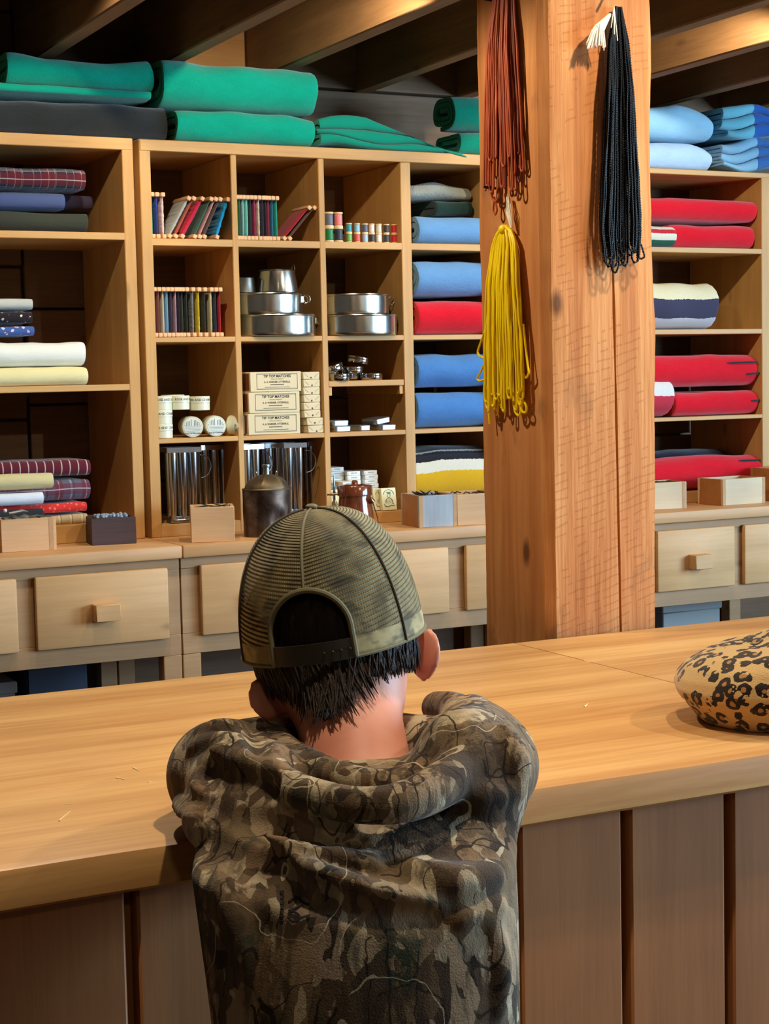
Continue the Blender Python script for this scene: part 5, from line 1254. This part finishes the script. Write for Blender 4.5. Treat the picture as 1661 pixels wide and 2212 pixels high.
hip = TB0+(TB0-TB1)/(TB1-TB0)[2]*(TB0[2]-0.60) if False else np.array([TB0[0]-0.005, TB0[1]-0.01, 0.60])
EL = atD(480, 1690, 1.60); ER = atD(1045, 1662, 1.60)      # elbows on the counter
EL[2] = max(EL[2], CZ+0.045); ER[2] = max(ER[2], CZ+0.045)
SL = atD(560, 1722, 1.50); SR = atD(1010, 1686, 1.51)
WL = EL+TD*0.13+TW*0.13; WL[2] = CZ+0.040; WR = ER+TD*0.15-TW*0.13; WR[2] = CZ+0.042
def hand(w, d, s):
    """five curled fingers and a thumb; w wrist, d pointing direction, s thumb side (+1/-1)"""
    d = d/np.linalg.norm(d); side = np.cross(d, UP); caps = [(w, w+d*0.05, 0.019, 0.022)]
    for k, (o, L) in enumerate(((-0.021, 0.042), (-0.007, 0.050), (0.007, 0.053), (0.021, 0.046))):
        a = w+d*0.055+side*o*s; b = a+d*L*0.55-UP*0.002; c = b+d*L*0.35-UP*0.014; caps += [(a, b, 0.0085, 0.008), (b, c, 0.008, 0.007)]
    t0 = w+d*0.018+side*0.02*s; t1 = t0+d*0.022+side*0.018*s; caps += [(t0, t1, 0.010, 0.009), (t1, t1+d*0.02, 0.009, 0.0075)]
    return caps
def base_hood(P):
    # trunk: a rounded column whose outline follows the photo from hem to shoulders
    zz = P[:, 2]; zs = np.array([0.50, 0.60, 0.77, 0.85, 0.90, 0.95, 1.00, 1.04])
    cx = np.interp(zz, zs, [TB0[0]-0.003, TB0[0]-0.002, TB0[0], TB0[0]+0.000, TB0[0]+0.001, TB0[0]+0.002, TB1[0]-0.004, TB1[0]-0.002])
    cy = np.interp(zz, zs, [TB0[1]-0.008, TB0[1]-0.005, TB0[1], TB0[1]+0.008, TB0[1]+0.016, TB0[1]+0.026, TB0[1]+0.05, TB0[1]+0.07])
    hw = np.interp(zz, zs, [0.134, 0.134, 0.129, 0.1335, 0.137, 0.140, 0.142, 0.135]); hd = np.interp(zz, zs, [0.10, 0.098, 0.085, 0.085, 0.086, 0.086, 0.078, 0.07])
    q = np.stack([P[:, 0]-cx, P[:, 1]-cy, np.zeros(len(P))], 1); w = np.abs(q@TW)/hw; dd = np.abs(q@TD)/hd
    k = (w**2.5+dd**2.5)**(1/2.5); d = (k-1)*np.minimum(hw, hd)*0.9
    d = smax(d, zz-(1.006+0.28*((P-TB1)@TD)), 0.040); d = smax(d, 0.515-zz, 0.02)
    # shoulders and sleeves
    d = smin(d, sd_cap(P, SL+UP*0.004, EL+UP*0.000, 0.048, 0.0485), 0.03)
    d = smin(d, sd_cap(P, EL+UP*0.003, WL, 0.047, 0.040), 0.02)
    d = smin(d, sd_cap(P, EL+UP*0.008+TD*0.05, WL+UP*0.006+TD*0.02, 0.032, 0.030), 0.02)
    d = smin(d, sd_cap(P, SR+UP*0.006, ER+UP*0.006, 0.050, 0.049), 0.03)
    d = smin(d, sd_cap(P, ER, WR, 0.046, 0.040), 0.02)
    d = smin(d, sd_cap(P, SR+UP*0.022+TD*0.02, ER+UP*0.018+TD*0.03, 0.038, 0.036), 0.02)
    ch = SL*0.5+SR*0.5
    d = smin(d, sd_cap(P, ch+TD*0.02-UP*0.035, ch+TD*0.10-UP*0.040, 0.060, 0.050), 0.03)
    # nothing sinks into the counter top or its front edge
    cn = smax(np.abs(P[:, 2]-(CZ-0.05))-0.052, CF-0.001-P[:, 1], 0.004)
    d = smax(d, -cn, 0.004)
    return d
def head_sdf(P):
    P = HC+(P-HC)/HS; nb_ = HC+(NB-UP*0.06-TD*0.035-HC)/HS
    d = sd_ell(P, hp(0, 0.0, 0.0), (HR, HF, HU), (0.074, 0.090, 0.092))
    d = smin(d, sd_ell(P, hp(0, 0.020, -0.055), (HR, HF, HU), (0.056, 0.070, 0.066)), 0.03)          # jaw
    d = smin(d, sd_cap(P, hp(0, 0.052, -0.105), hp(0, 0.062, -0.108), 0.018, 0.014), 0.02)           # chin
    d = smin(d, sd_cap(P, hp(0, 0.090, -0.022), hp(0, 0.098, -0.046), 0.007, 0.011), 0.012)          # nose
    d = smin(d, sd_cap(P, hp(-0.02, 0.080, -0.076), hp(0.02, 0.080, -0.076), 0.006, 0.006), 0.008)   # lips
    for s in (-1, 1):
        d = smax(d, -sd_ell(P, hp(s*0.030, 0.098, -0.008), (HR, HF, HU), (0.016, 0.014, 0.010)), 0.012)   # eye sockets
        d = smin(d, sd_ell(P, hp(s*0.030, 0.078, -0.008), (HR, HF, HU), (0.011, 0.010, 0.010)), 0.004)
    d = smin(d, sd_cap(P, hp(0.006, -0.028, -0.075), nb_, 0.051, 0.058), 0.03)               # neck
    return d*HS
def body_sdf(P):
    d = head_sdf(P)
    # ears, standing away from the head
    for s, e0, e1 in ((-1, (548, 1466), (608, 1548)), (1, (931, 1358), (908, 1472))):
        dd = 1.634 if s < 0 else 1.688
        a = atD(*e0, dd); b = atD(*e1, dd+0.005); ax = (b-a)/np.linalg.norm(b-a); c = (a+b)/2
        out = HR*s; out = out-ax*np.dot(out, ax); out /= np.linalg.norm(out); nrm = np.cross(ax, out)
        tilt = math.radians(52); flat = out*math.cos(tilt)+nrm*math.sin(tilt)*(1 if np.dot(nrm, HF) < 0 else -1); th = np.cross(ax, flat)
        L = np.linalg.norm(b-a)/2
        e = sd_ell(P, c, (ax, flat, th), (L, 0.0235, 0.0070))
        e = smax(e, -sd_ell(P, c+th*0.008*(1 if np.dot(th, HF) > 0 else -1), (ax, flat, th), (L*0.7, 0.011, 0.006)), 0.003)
        d = smin(d, e, 0.006)
    # trunk, arms, hands, legs
    e = smin(sd_cap(P, NB-UP*0.045+TD*0.015, TB1-UP*0.06, 0.050, 0.070), sd_cap(P, SL*0.9+SR*0.1-UP*0.02, SR*0.9+SL*0.1-UP*0.02, 0.032), 0.04)
    e = smin(e, sd_cap(P, TB1-UP*0.06, hip, 0.075, 0.085), 0.05)
    for S, E_ in ((SL, EL), (SR, ER)): e = smin(e, sd_cap(P, S, E_, 0.034, 0.028), 0.02)
    e = np.where(P[:, 2] > 0.62, smax(e, base_hood(P)+0.010, 0.004), e)
    d = smin(d, e, 0.012)
    for E_, W_, sg in ((EL, WL, 1), (ER, WR, -1)):
        d = smin(d, sd_cap(P, E_, W_, 0.027, 0.020), 0.01); dr = (TW*0.8*sg+TD*0.6)
        for a, b, ra, rb in hand(W_, dr, sg): d = smin(d, sd_cap(P, a, b, ra, rb), 0.004)
    for s in (-1, 1):
        h0 = hip+TW*s*0.055-UP*0.02; kn = h0+TW*s*0.008+TD*0.015; kn[2] = 0.31; an = kn-TD*0.02; an[2] = 0.05
        d = smin(d, sd_cap(P, h0, kn, 0.062, 0.044), 0.03); d = smin(d, sd_cap(P, kn, an, 0.042, 0.028), 0.02)
        d = smin(d, sd_cap(P, an-UP*0.01, an+TD*0.10-UP*0.022, 0.026, 0.02), 0.02)
    return d
t = NT('skin'); v = t.coord(); n1 = t.noise(v, 18, 3); n2 = t.noise(v, 220, 2)
col = t.mix(n1, rgba((216, 150, 124)), rgba((196, 118, 96))); t.bump(n2, 0.06, 0.001)
t.b.inputs['Subsurface Weight'].default_value = 0.12; t.b.inputs['Subsurface Radius'].default_value = (0.012, 0.004, 0.002)
SKIN = t.fin(col, 0.5, spec=0.35)
allp = np.array([HC, EL, ER, hip, WL, WR])
g = nets(body_sdf, (0.36, 1.14, 0.0), (1.06, 1.86, 1.262), 0.0044, 2)
boy = thing('person', 'boy in a mesh cap and camouflage sweatshirt leaning on the counter, seen from behind', 'person', (float(hip[0]), float(hip[1]), 0.0))
obj('body', g, SKIN, boy, smooth=80)
for s in (-1, 1):
    e_ = HC+(HR*s*0.030+HF*0.0750-HU*0.009)*HS; ey = obj('eye', G().ball(tuple(e_), 0.0100, 16), plain('eye white', (226, 220, 212), 0.2), boy, smooth=80)
    obj('iris', G().ball(tuple(e_+HF*0.0062-HU*0.0042), 0.0042, 12), plain('brown iris', (60, 40, 28), 0.2), ey, smooth=80)
    obj('eyebrow', G().tube([HC+(HR*s*x+HF*f-HU*(-u))*HS for x, f, u in ((0.014, 0.0935, 0.008), (0.028, 0.0910, 0.0125), (0.044, 0.0790, 0.0095))], [0.0014, 0.0022, 0.001], 6), plain('brow hair', (46, 34, 28), 0.8), boy, smooth=80)
# trousers and shoes
def trous(P):
    d = sd_ell(P, hip+UP*0.0, (TW, TD, UP), (0.122, 0.098, 0.11))
    for s in (-1, 1):
        h0 = hip+TW*s*0.055-UP*0.02; kn = h0+TW*s*0.008+TD*0.015; kn[2] = 0.31; an = kn-TD*0.02; an[2] = 0.07
        d = smin(d, sd_cap(P, h0, kn, 0.074, 0.060), 0.02); d = smin(d, sd_cap(P, kn, an, 0.058, 0.052), 0.02)
    return d
obj('trousers', nets(trous, (hip[0]-0.2, hip[1]-0.17, 0.0), (hip[0]+0.2, hip[1]+0.19, 0.74), 0.011, 2), cloth('dark jeans', (46, 52, 66)), boy, smooth=80)
for s in (-1, 1):
    h0 = hip+TW*s*0.063; an = h0-TD*0.005; an = np.array([an[0], an[1], 0.0])
    def shoe(P):
        d = sd_cap(P, an+UP*0.045-TD*0.02, an+UP*0.036+TD*0.115, 0.040, 0.034); d = smin(d, sd_cap(P, an+UP*0.05, an+UP*0.085, 0.042, 0.040), 0.02)
        return smax(d, -(P[:, 2]-0.002), 0.006)
    obj('shoe', nets(shoe, (an[0]-0.12, an[1]-0.1, 0.0-0.012), (an[0]+0.14, an[1]+0.19, 0.14), 0.008, 1), plain('dark trainer', (54, 52, 50), 0.7), boy, smooth=80)

# sweatshirt: a loose shell over trunk and sleeves with the cowl of the hood round the neck
def polyline(pts, n=4):
    P_ = [np.array(p) for p in pts]; out = []
    for i in range(len(P_)-1):
        a = P_[max(i-1, 0)]; b = P_[i]; c = P_[i+1]; e = P_[min(i+2, len(P_)-1)]
        for k in range(n):
            u = k/n; out.append(0.5*((2*b)+(c-a)*u+(2*a-5*b+4*c-e)*u*u+(3*b-a-3*c+e)*u**3))
    out.append(P_[-1]); return out
def march(px, py, f, t0=1.2, t1=2.0):
    d_ = ray(px, py); d_ = d_; t_ = t0
    for _ in range(60):
        v_ = f((CAM+d_*t_)[None, :])[0]
        if v_ < 0.0006: return CAM+d_*t_
        t_ += max(v_*0.8, 0.0006)
        if t_ > t1: return None
    return CAM+d_*t_
rolls = []   # (points, radius) of the cowl
def roll(pp, r):
    pts = polyline([np.append(atD(x, y, d_), rr_) for x, y, d_, rr_ in pp], 3); rolls.append(pts)
roll([(584, 1604, 1.66, .016), (612, 1622, 1.58, .016), (668, 1652, 1.515, .014), (730, 1676, 1.475, .013), (800, 1694, 1.455, .013), (866, 1692, 1.46, .014), (925, 1655, 1.495, .015), (975, 1608, 1.55, .016), (1003, 1566, 1.62, .018), (985, 1536, 1.69, .018), (945, 1528, 1.74, .016)], 0)
roll([(556, 1612, 1.64, .022), (528, 1636, 1.56, .024), (560, 1668, 1.49, .020), (630, 1706, 1.445, .017), (720, 1732, 1.42, .016), (800, 1740, 1.41, .016), (880, 1730, 1.415, .018), (955, 1694, 1.445, .020), (1015, 1640, 1.50, .022), (1040, 1588, 1.57, .024), (1020, 1552, 1.66, .024)], 0)
neck_c = atD(778, 1608, 1.575)
def hood_sdf(P):
    d = base_hood(P); m_ = np.abs(d) < 0.09
    Q = P[m_]; e = d[m_]
    c = np.full(len(Q), 1.0)
    for pts in rolls:
        for a, b in zip(pts[:-1], pts[1:]): c = np.minimum(c, sd_cap(Q, a[:3], b[:3], a[3], b[3]))
    e = smin(e, c, 0.010)
    e = smax(e, -sd_ell(Q, neck_c+UP*0.012, (TW, TD, UP), (0.058, 0.058, 0.070)), 0.008)
    c2 = np.full(len(Q), 1.0)
    for a, b in zip(rolls[0][:-1], rolls[0][1:]): c2 = np.minimum(c2, sd_cap(Q, a[:3], b[:3], a[3]*0.9, b[3]*0.9))
    e = smin(e, c2, 0.006)
    for pts, r, dep in folds:
        c = np.full(len(Q), 1.0)
        for a, b in zip(pts[:-1], pts[1:]): c = np.minimum(c, sd_cap(Q, a[:3], b[:3], a[3], b[3]))
        e = smin(e, c, dep) if r > 0 else smax(e, -c, dep)
    d[m_] = e; return d
folds = []
def fold(pp, r, push=0.5, soft=0.007):
    push *= 0.45
    """a ridge (r > 0) or a groove (r < 0) following the cloth through photo-measured points"""
    pts = []
    for x, y in pp:
        q = march(x, y, base_hood)
        if q is not None: pts.append(q+TD*0.0+ (ray(x, y)/np.linalg.norm(ray(x, y)))*(abs(r)*push if r > 0 else -abs(r)*0.35))
    if len(pts) < 2: return
    n = len(pts); pts = [np.append(p, abs(r)*(0.45+0.55*math.sin(math.pi*min(1, max(0, (i+0.35)/(n-0.3)))))) for i, p in enumerate(pts)]
    folds.append((polyline(pts, 3), r, soft))
def ridge(pp, r, dy=24):
    fold(pp, r, 0.55); fold([(x+4, y+dy) for x, y in pp], -r*0.75, soft=0.010)
ridge([(395, 1740), (430, 1775), (500, 1812), (590, 1842), (690, 1858), (800, 1868)], 0.0192)
ridge([(425, 1790), (480, 1838), (555, 1870), (640, 1900), (730, 1926), (830, 1946), (930, 1956)], 0.0200)
ridge([(430, 1690), (470, 1722), (560, 1742), (660, 1772), (760, 1790)], 0.0165)
fold([(470, 1630), (452, 1668), (470, 1700), (520, 1716)], 0.0175, 0.6)
fold([(452, 1740), (520, 1772), (600, 1800), (700, 1822)], -0.0120, soft=0.012)
fold([(446, 1806), (490, 1838), (550, 1862), (610, 1882)], -0.020, soft=0.008)
fold([(440, 1658), (470, 1680), (520, 1690), (580, 1700)], -0.0210, soft=0.012)
fold([(980, 1700), (1040, 1720), (1110, 1712)], 0.0140, 0.6)
fold([(900, 1880), (980, 1905), (1060, 1890), (1130, 1850)], 0.0158, 0.6)
fold([(1000, 1985), (1070, 1960), (1130, 1930)], 0.0123, 0.6)
fold([(1090, 1590), (1110, 1640), (1112, 1700)], 0.0158, 0.6)
fold([(430, 1590), (470, 1580), (520, 1572)], 0.0123, 0.6); fold([(420, 1615), (460, 1604), (510, 1598)], 0.0105, 0.6); fold([(545, 1560), (556, 1590), (560, 1620)], -0.0105, soft=0.008)
fold([(480, 1880), (500, 1960), (530, 2060), (540, 2150)], 0.0123, 0.6)
fold([(500, 1840), (540, 1940), (570, 2010)], -0.0090, soft=0.012)
fold([(1060, 1990), (1080, 2080), (1076, 2180)], 0.0105, 0.6)
g = nets(hood_sdf, (0.36, 1.14, 0.49), (1.06, 1.86, 1.12), 0.0037, 1)
rv = np.array(g.v)
g.v = [tuple(p) for p in rv]
def camo():
    t = NT('camouflage fleece'); v = t.coord()
    d1 = t.noise(v, 9, 4, 0.6, out=1); sc = t.node('ShaderNodeVectorMath', operation='SCALE'); sc.inputs['Scale'].default_value = 0.035; t.link(d1, sc.inputs[0])
    ad = t.node('ShaderNodeVectorMath', operation='ADD'); t.link(v, ad.inputs[0]); t.link(sc.outputs[0], ad.inputs[1]); w = ad.outputs[0]
    def mapd(vec, s):
        m_ = t.n.new('ShaderNodeMapping'); m_.inputs['Scale'].default_value = s; t.link(vec, m_.inputs[0]); return m_.outputs[0]
    def cells(sc, stops):
        vo = t.n.new('ShaderNodeTexVoronoi'); vo.inputs['Scale'].default_value = 1.0; t.link(mapd(w, sc), vo.inputs['Vector'])
        sp = t.n.new('ShaderNodeSeparateColor'); t.link(vo.outputs['Color'], sp.inputs[0]); return vo, sp, t.ramp(sp.outputs[0], stops, 'CONSTANT')
    vo, sp, col = cells((38, 38, 15), [(0, (118, 98, 74)), (0.16, (158, 134, 106)), (0.34, (94, 76, 58)), (0.5, (182, 164, 134)), (0.62, (128, 102, 76)), (0.76, (78, 64, 52)), (0.88, (164, 142, 118))])
    vo2, sp2, col2 = cells((100, 100, 34), [(0, (88, 70, 52)), (0.2, (168, 148, 120)), (0.4, (126, 102, 76)), (0.55, (64, 50, 40)), (0.7, (190, 172, 142)), (0.85, (104, 84, 62))])
    col = t.mix(t.math('MULTIPLY', t.math('GREATER_THAN', sp.outputs[1], 0.5), 0.8), col, col2)
    bark = t.noise(mapd(w, (110, 110, 11)), 1.0, 4, 0.65); trunk = t.noise(mapd(v, (16, 16, 2.5)), 1.0, 2)
    bm_ = t.math('MULTIPLY', t.ramp(bark, [(0.46, (0, 0, 0, 1)), (0.58, (1, 1, 1, 1))]), t.ramp(trunk, [(0.42, (0.15, 0.15, 0.15, 1)), (0.6, (0.85, 0.85, 0.85, 1))]))
    col = t.mix(bm_, col, rgba((58, 44, 34)))
    big = t.noise(v, 8, 3); col = t.mix(t.ramp(big, [(0.5, (0, 0, 0, 1)), (0.68, (0.6, 0.6, 0.6, 1))]), col, rgba((66, 52, 40)))
    gr = t.noise(mapd(v, (1, 1, 0.6)), 12, 3); speck = t.noise(mapd(w, (1, 1, 0.6)), 110, 3)
    gm = t.math('MULTIPLY', t.ramp(gr, [(0.56, (0, 0, 0, 1)), (0.64, (1, 1, 1, 1))]), t.math('GREATER_THAN', speck, 0.46)); col = t.mix(t.math('MULTIPLY', gm, 0.85), col, rgba((42, 58, 44)))
    for sc_, an, th, c_, st in ((11, 0.9, 0.006, (34, 26, 20), 0.9), (20, 0.28, 0.010, (38, 28, 22), 0.85), (16, 0.5, 0.006, (44, 34, 26), 0.8), (9, 0.8, 0.0022, (206, 190, 160), 0.6)):
        nn = t.noise(mapd(w, (1, 1, an)), sc_, 1.5, 0.5, 0.4); mk = t.noise(mapd(v, (1, 1, 1)), sc_*0.9, 1)
        ln_ = t.math('MULTIPLY', t.math('LESS_THAN', t.math('ABSOLUTE', t.math('SUBTRACT', nn, 0.5)), th), t.math('GREATER_THAN', mk, 0.47))
        col = t.mix(t.math('MULTIPLY', ln_, st), col, rgba(c_))
    fz_ = t.noise(v, 600, 2); cr = t.noise(t.coord((30, 30, 70)), 1.0, 3); t.bump(t.math('ADD', fz_, t.math('MULTIPLY', cr, 1.2)), 0.3, 0.003)
    return t.fin(col, 0.92, sheen=0.12, spec=0.1)
CAMO = camo()
shirt = obj('hooded_sweatshirt', g, CAMO, boy, smooth=80)
# printed antler mark and the bar of lettering beside it
g = G()
def onback(x, y): q = march(x, y, hood_sdf); return q-ray(x, y)/np.linalg.norm(ray(x, y))*0.0012
def stroke(pp, r):
    pts = [onback(x, y) for x, y in pp]; g.tube(polyline(pts, 3), r, 5)
stroke([(624, 1948), (634, 1939), (647, 1940), (650, 1951), (640, 1960), (624, 1967), (636, 1970), (647, 1979), (642, 1988), (630, 1989), (622, 1979)], 0.0011)
stroke([(647, 1941), (658, 1950), (668, 1954)], 0.001); stroke([(645, 1985), (658, 1980), (669, 1977)], 0.001)
for k in range(7): stroke([(605+(k % 2), 1926+k*10.5), (613, 1926+k*10.5)], 0.0012); stroke([(609-(k % 3), 1926+k*10.5), (609, 1933+k*10.5)], 0.0012)
obj('printed_mark', g, plain('dark print', (38, 30, 26), 0.9), shirt)

# hair
def hair_sdf(P):
    q = (P-HC)/HS; r_ = q@HR; f_ = q@HF; u_ = q@HU
    d = head_sdf(P)-0.0085
    low = -0.050-0.036*np.exp(-((r_+0.006)/0.036)**2)+0.008*np.sin(r_*230)*np.exp(-(r_/0.05)**2)
    cut = np.where(f_ < -0.002, low-u_, -0.015-u_+(f_+0.002)*1.2)
    d = smax(d, np.where(u_ < -0.014, f_+0.026+(u_+0.014)*0.15, -0.05), 0.006)
    return smax(d, cut, 0.006)
t = NT('dark brown hair'); nh = t.noise(t.coord((130, 130, 9)), 1.0, 4, 0.65)
t.bump(nh, 0.9, 0.004); HAIR = t.fin(t.ramp(nh, [(0.3, (22, 16, 12)), (0.6, (52, 38, 30)), (0.8, (86, 68, 56))]), 0.6, spec=0.2)
hg = nets(hair_sdf, HC-0.13, HC+0.125, 0.0042, 2)
hair = obj('hair', hg, HAIR, boy, smooth=80)
g = G(); rr = random.Random(12); NL = 900
cur = []
for k in range(NL):    # locks combed down the back of the head to the nape
    a = math.radians(-88+176*rr.random()); low_ = 0.052+0.038*math.exp(-(math.sin(a)*0.07/0.036)**2)
    u1 = -(low_*(0.75+0.33*rr.random())); u0 = u1+0.030+0.02*rr.random(); sw = 0.35*(rr.random()-.5); off = 0.0078+0.0022*rr.random()
    for j in range(6):
        q = j/5; cur.append((a+sw*q, u0+(u1-u0)*q, off+0.0025*q*(k % 6 == 0)+0.002*math.sin(q*3)))
cur = np.array(cur); rad = np.full(len(cur), 0.05)
def pos_(rad): return HC+np.outer(np.sin(cur[:, 0])*rad, HR)+np.outer(-np.cos(cur[:, 0])*rad-0.012, HF)+np.outer(cur[:, 1]*HS, HU)
for _ in range(14): rad = np.clip(rad-0.7*(head_sdf(pos_(rad))-cur[:, 2]), 0.01, 0.16)
pp_ = pos_(rad)
for k in range(NL): g.tube([tuple(q) for q in pp_[k*6:k*6+6]], [0.0008, 0.0014, 0.0014, 0.0012, 0.0008, 0.0003], 5)
obj('lock', g, HAIR, hair, smooth=80, stuff=True)

# cap
KR, KF, KU = frame(math.radians(36), math.radians(-3), math.radians(7.5))
KC = atD(721, 1383, 1.668)
def kp(r, f, u): return KC+(KR*r+KF*f+KU*u)*HS
CA, CB_, CH = 0.0945, 0.108, 0.138
def dome(th, v):        # th: angle from the back, v: 0 rim .. 1 crown
    ph = v*math.pi/2; c = max(0.0, math.cos(ph))**0.78; s = math.sin(ph)**0.92
    b = 1.0+0.010*math.cos(6*th)*s*(1-v)
    return kp(math.sin(th)*CA*c*b, -math.cos(th)*CB_*c*b, CH*s)
NTH, NV = 264, 72; g = G(); g.uv = []; idx = {}
def in_arch(th, v):
    x = math.sin(th)*CA; return math.cos(th) > 0 and (v < 0.125 and abs(x) < 0.041 or (abs(x) < 0.041 and ((x/0.041)**2+((v-0.125)/0.195)**2) < 1))
for i in range(NV):
    for j in range(NTH):
        th = -math.pi+2*math.pi*j/NTH; v = i/(NV-1)*0.985; p = dome(th, v); idx[i, j] = len(g.v); g.v.append(tuple(p)); g.uv.append((th, v))
for i in range(NV-1):
    for j in range(NTH):
        th = -math.pi+2*math.pi*(j+0.5)/NTH; v = (i+0.5)/(NV-1)*0.985
        if in_arch(th, v): continue
        g.f.append((idx[i, j], idx[i, (j+1) % NTH], idx[i+1, (j+1) % NTH], idx[i+1, j]))
g.f.append(tuple(idx[NV-1, j] for j in range(NTH)))
t = NT('olive cap mesh'); tc = t.n.new('ShaderNodeTexCoord'); sx = t.n.new('ShaderNodeSeparateXYZ'); t.link(tc.outputs['UV'], sx.inputs[0])
th_, v_ = sx.outputs[0], sx.outputs[1]; ath = t.math('ABSOLUTE', th_)
rib = t.math('ADD', t.math('MULTIPLY', v_, 46.0), t.math('MULTIPLY', ath, -3.2)); fr = t.math('FRACT', rib)
hole = t.math('MULTIPLY', t.math('LESS_THAN', t.math('ABSOLUTE', t.math('SUBTRACT', fr, 0.5)), 0.25), t.math('LESS_THAN', t.math('ABSOLUTE', t.math('SUBTRACT', t.math('FRACT', t.math('MULTIPLY', th_, 34.0)), 0.5)), 0.42))
wv_ = t.math('SINE', t.math('MULTIPLY', rib, 6.2832))
n1 = t.noise(t.coord(), 26, 3); n3 = t.noise(t.coord((1, 1, 2)), 34, 2)
col = t.ramp(n1, [(0.36, (126, 110, 68)), (0.5, (172, 156, 110)), (0.62, (148, 134, 94)), (0.72, (104, 98, 78))])
col = t.mix(t.ramp(n3, [(0.55, (0, 0, 0, 1)), (0.64, (0.7, 0.7, 0.7, 1))]), col, rgba((70, 62, 40)))
plainb = t.math('GREATER_THAN', v_, 0.075)
col = t.mix(t.math('MULTIPLY', t.math('MULTIPLY', hole, 0.78), plainb), col, rgba((40, 34, 24)))
t.bump(t.math('MULTIPLY', wv_, plainb), 0.8, 0.002); CAPM = t.fin(col, 0.72, sheen=0.1, spec=0.25)
cap = obj('cap', g, None, boy, smooth=80); cap.data.materials.append(CAPM)
md = cap.modifiers.new('cloth thickness', 'SOLIDIFY'); md.thickness = 0.0016; md.offset = -1
SEAM = plain('dark seam tape', (52, 44, 32), 0.8); OLV = plain('olive binding', (112, 104, 76), 0.8); STR = plain('dark plastic strap', (46, 38, 28), 0.45)
arch = []
for k in range(41):
    a = math.pi*k/40; x = -0.041*math.cos(a); v = 0.125+0.195*math.sin(a); arch.append((x, v))
arch = [(-0.041, 0.0), (-0.041, 0.07)]+arch+[(0.041, 0.07), (0.041, 0.0)]
g = G(); apts = [dome(math.asin(x/CA), v)-KF*0.001 for x, v in arch]; g.tube(apts, 0.0028, 8); obj('arch_binding', g, OLV, cap)
for th in (math.radians(62), math.radians(-62)):
    g = G().tube([dome(th*(1-0.1*v), v)*1.0+ (dome(th, v)-KC)/np.linalg.norm(dome(th, v)-KC)*0.0006 for v in np.linspace(0.0, 0.97, 40)], 0.0013, 6); obj('seam', g, SEAM, cap)
g = G().tube([dome(0.0, v)+(dome(0, v)-KC)/np.linalg.norm(dome(0, v)-KC)*0.0003 for v in np.linspace(0.33, 0.98, 30)], 0.0016, 6); obj('seam', g, OLV, cap)
g = G().tube([dome(th, 0.0)-KU*0.0005 for th in np.linspace(math.asin(0.041/CA), 2*math.pi-math.asin(0.041/CA), 90)], 0.0017, 6); obj('rim_binding', g, OLV, cap)
g = G().ball(tuple(dome(0, 1.0)+KU*0.002), 0.0062, 14, (1, 1, 0.5)); obj('button', g, OLV, cap)
g = G(); n = 26      # plastic strap across the opening
for i in range(n):
    th = math.asin((-0.0425+0.085*i/(n-1))/CA)
    for (u, o) in ((-0.001, 0.0014), (0.019, 0.0014), (0.019, -0.001), (-0.001, -0.001)):
        q = kp(math.sin(th)*(CA+o), -math.cos(th)*(CB_+o), u); g.v.append(tuple(q))
for i in range(n-1):
    for k in range(4): g.f.append((i*4+k, i*4+(k+1) % 4, (i+1)*4+(k+1) % 4, (i+1)*4+k))
g.f.append((0, 3, 2, 1)); g.f.append(tuple((n-1)*4+k for k in range(4)))
for k in range(4):
    th = math.asin((0.012+0.008*k)/CA); g.ball(tuple(kp(math.sin(th)*(CA+0.0016), -math.cos(th)*(CB_+0.0016), 0.009)), 0.0014, 8)
obj('strap', g, STR, cap, smooth=40)
g = G(); n = 28; m_ = 6      # visor
for j in range(m_+1):
    for i in range(n+1):
        a = -1.15+2.3*i/n; s = j/m_
        x = math.sin(a)*CA*(1+0.02*s); y = math.cos(a)*CB_*0.98+s*0.068*math.cos(a*1.25)**0.7 if abs(a*1.25) < 1.57 else math.cos(a)*CB_
        g.v.append(tuple(kp(x, y, 0.006-0.010*s-0.012*(x/CA)**2*s)))
for j in range(m_):
    for i in range(n): g.f.append((j*(n+1)+i, j*(n+1)+i+1, (j+1)*(n+1)+i+1, (j+1)*(n+1)+i))
vis = obj('visor', g, CAPM, cap, smooth=60); md = vis.modifiers.new('visor thickness', 'SOLIDIFY'); md.thickness = 0.003
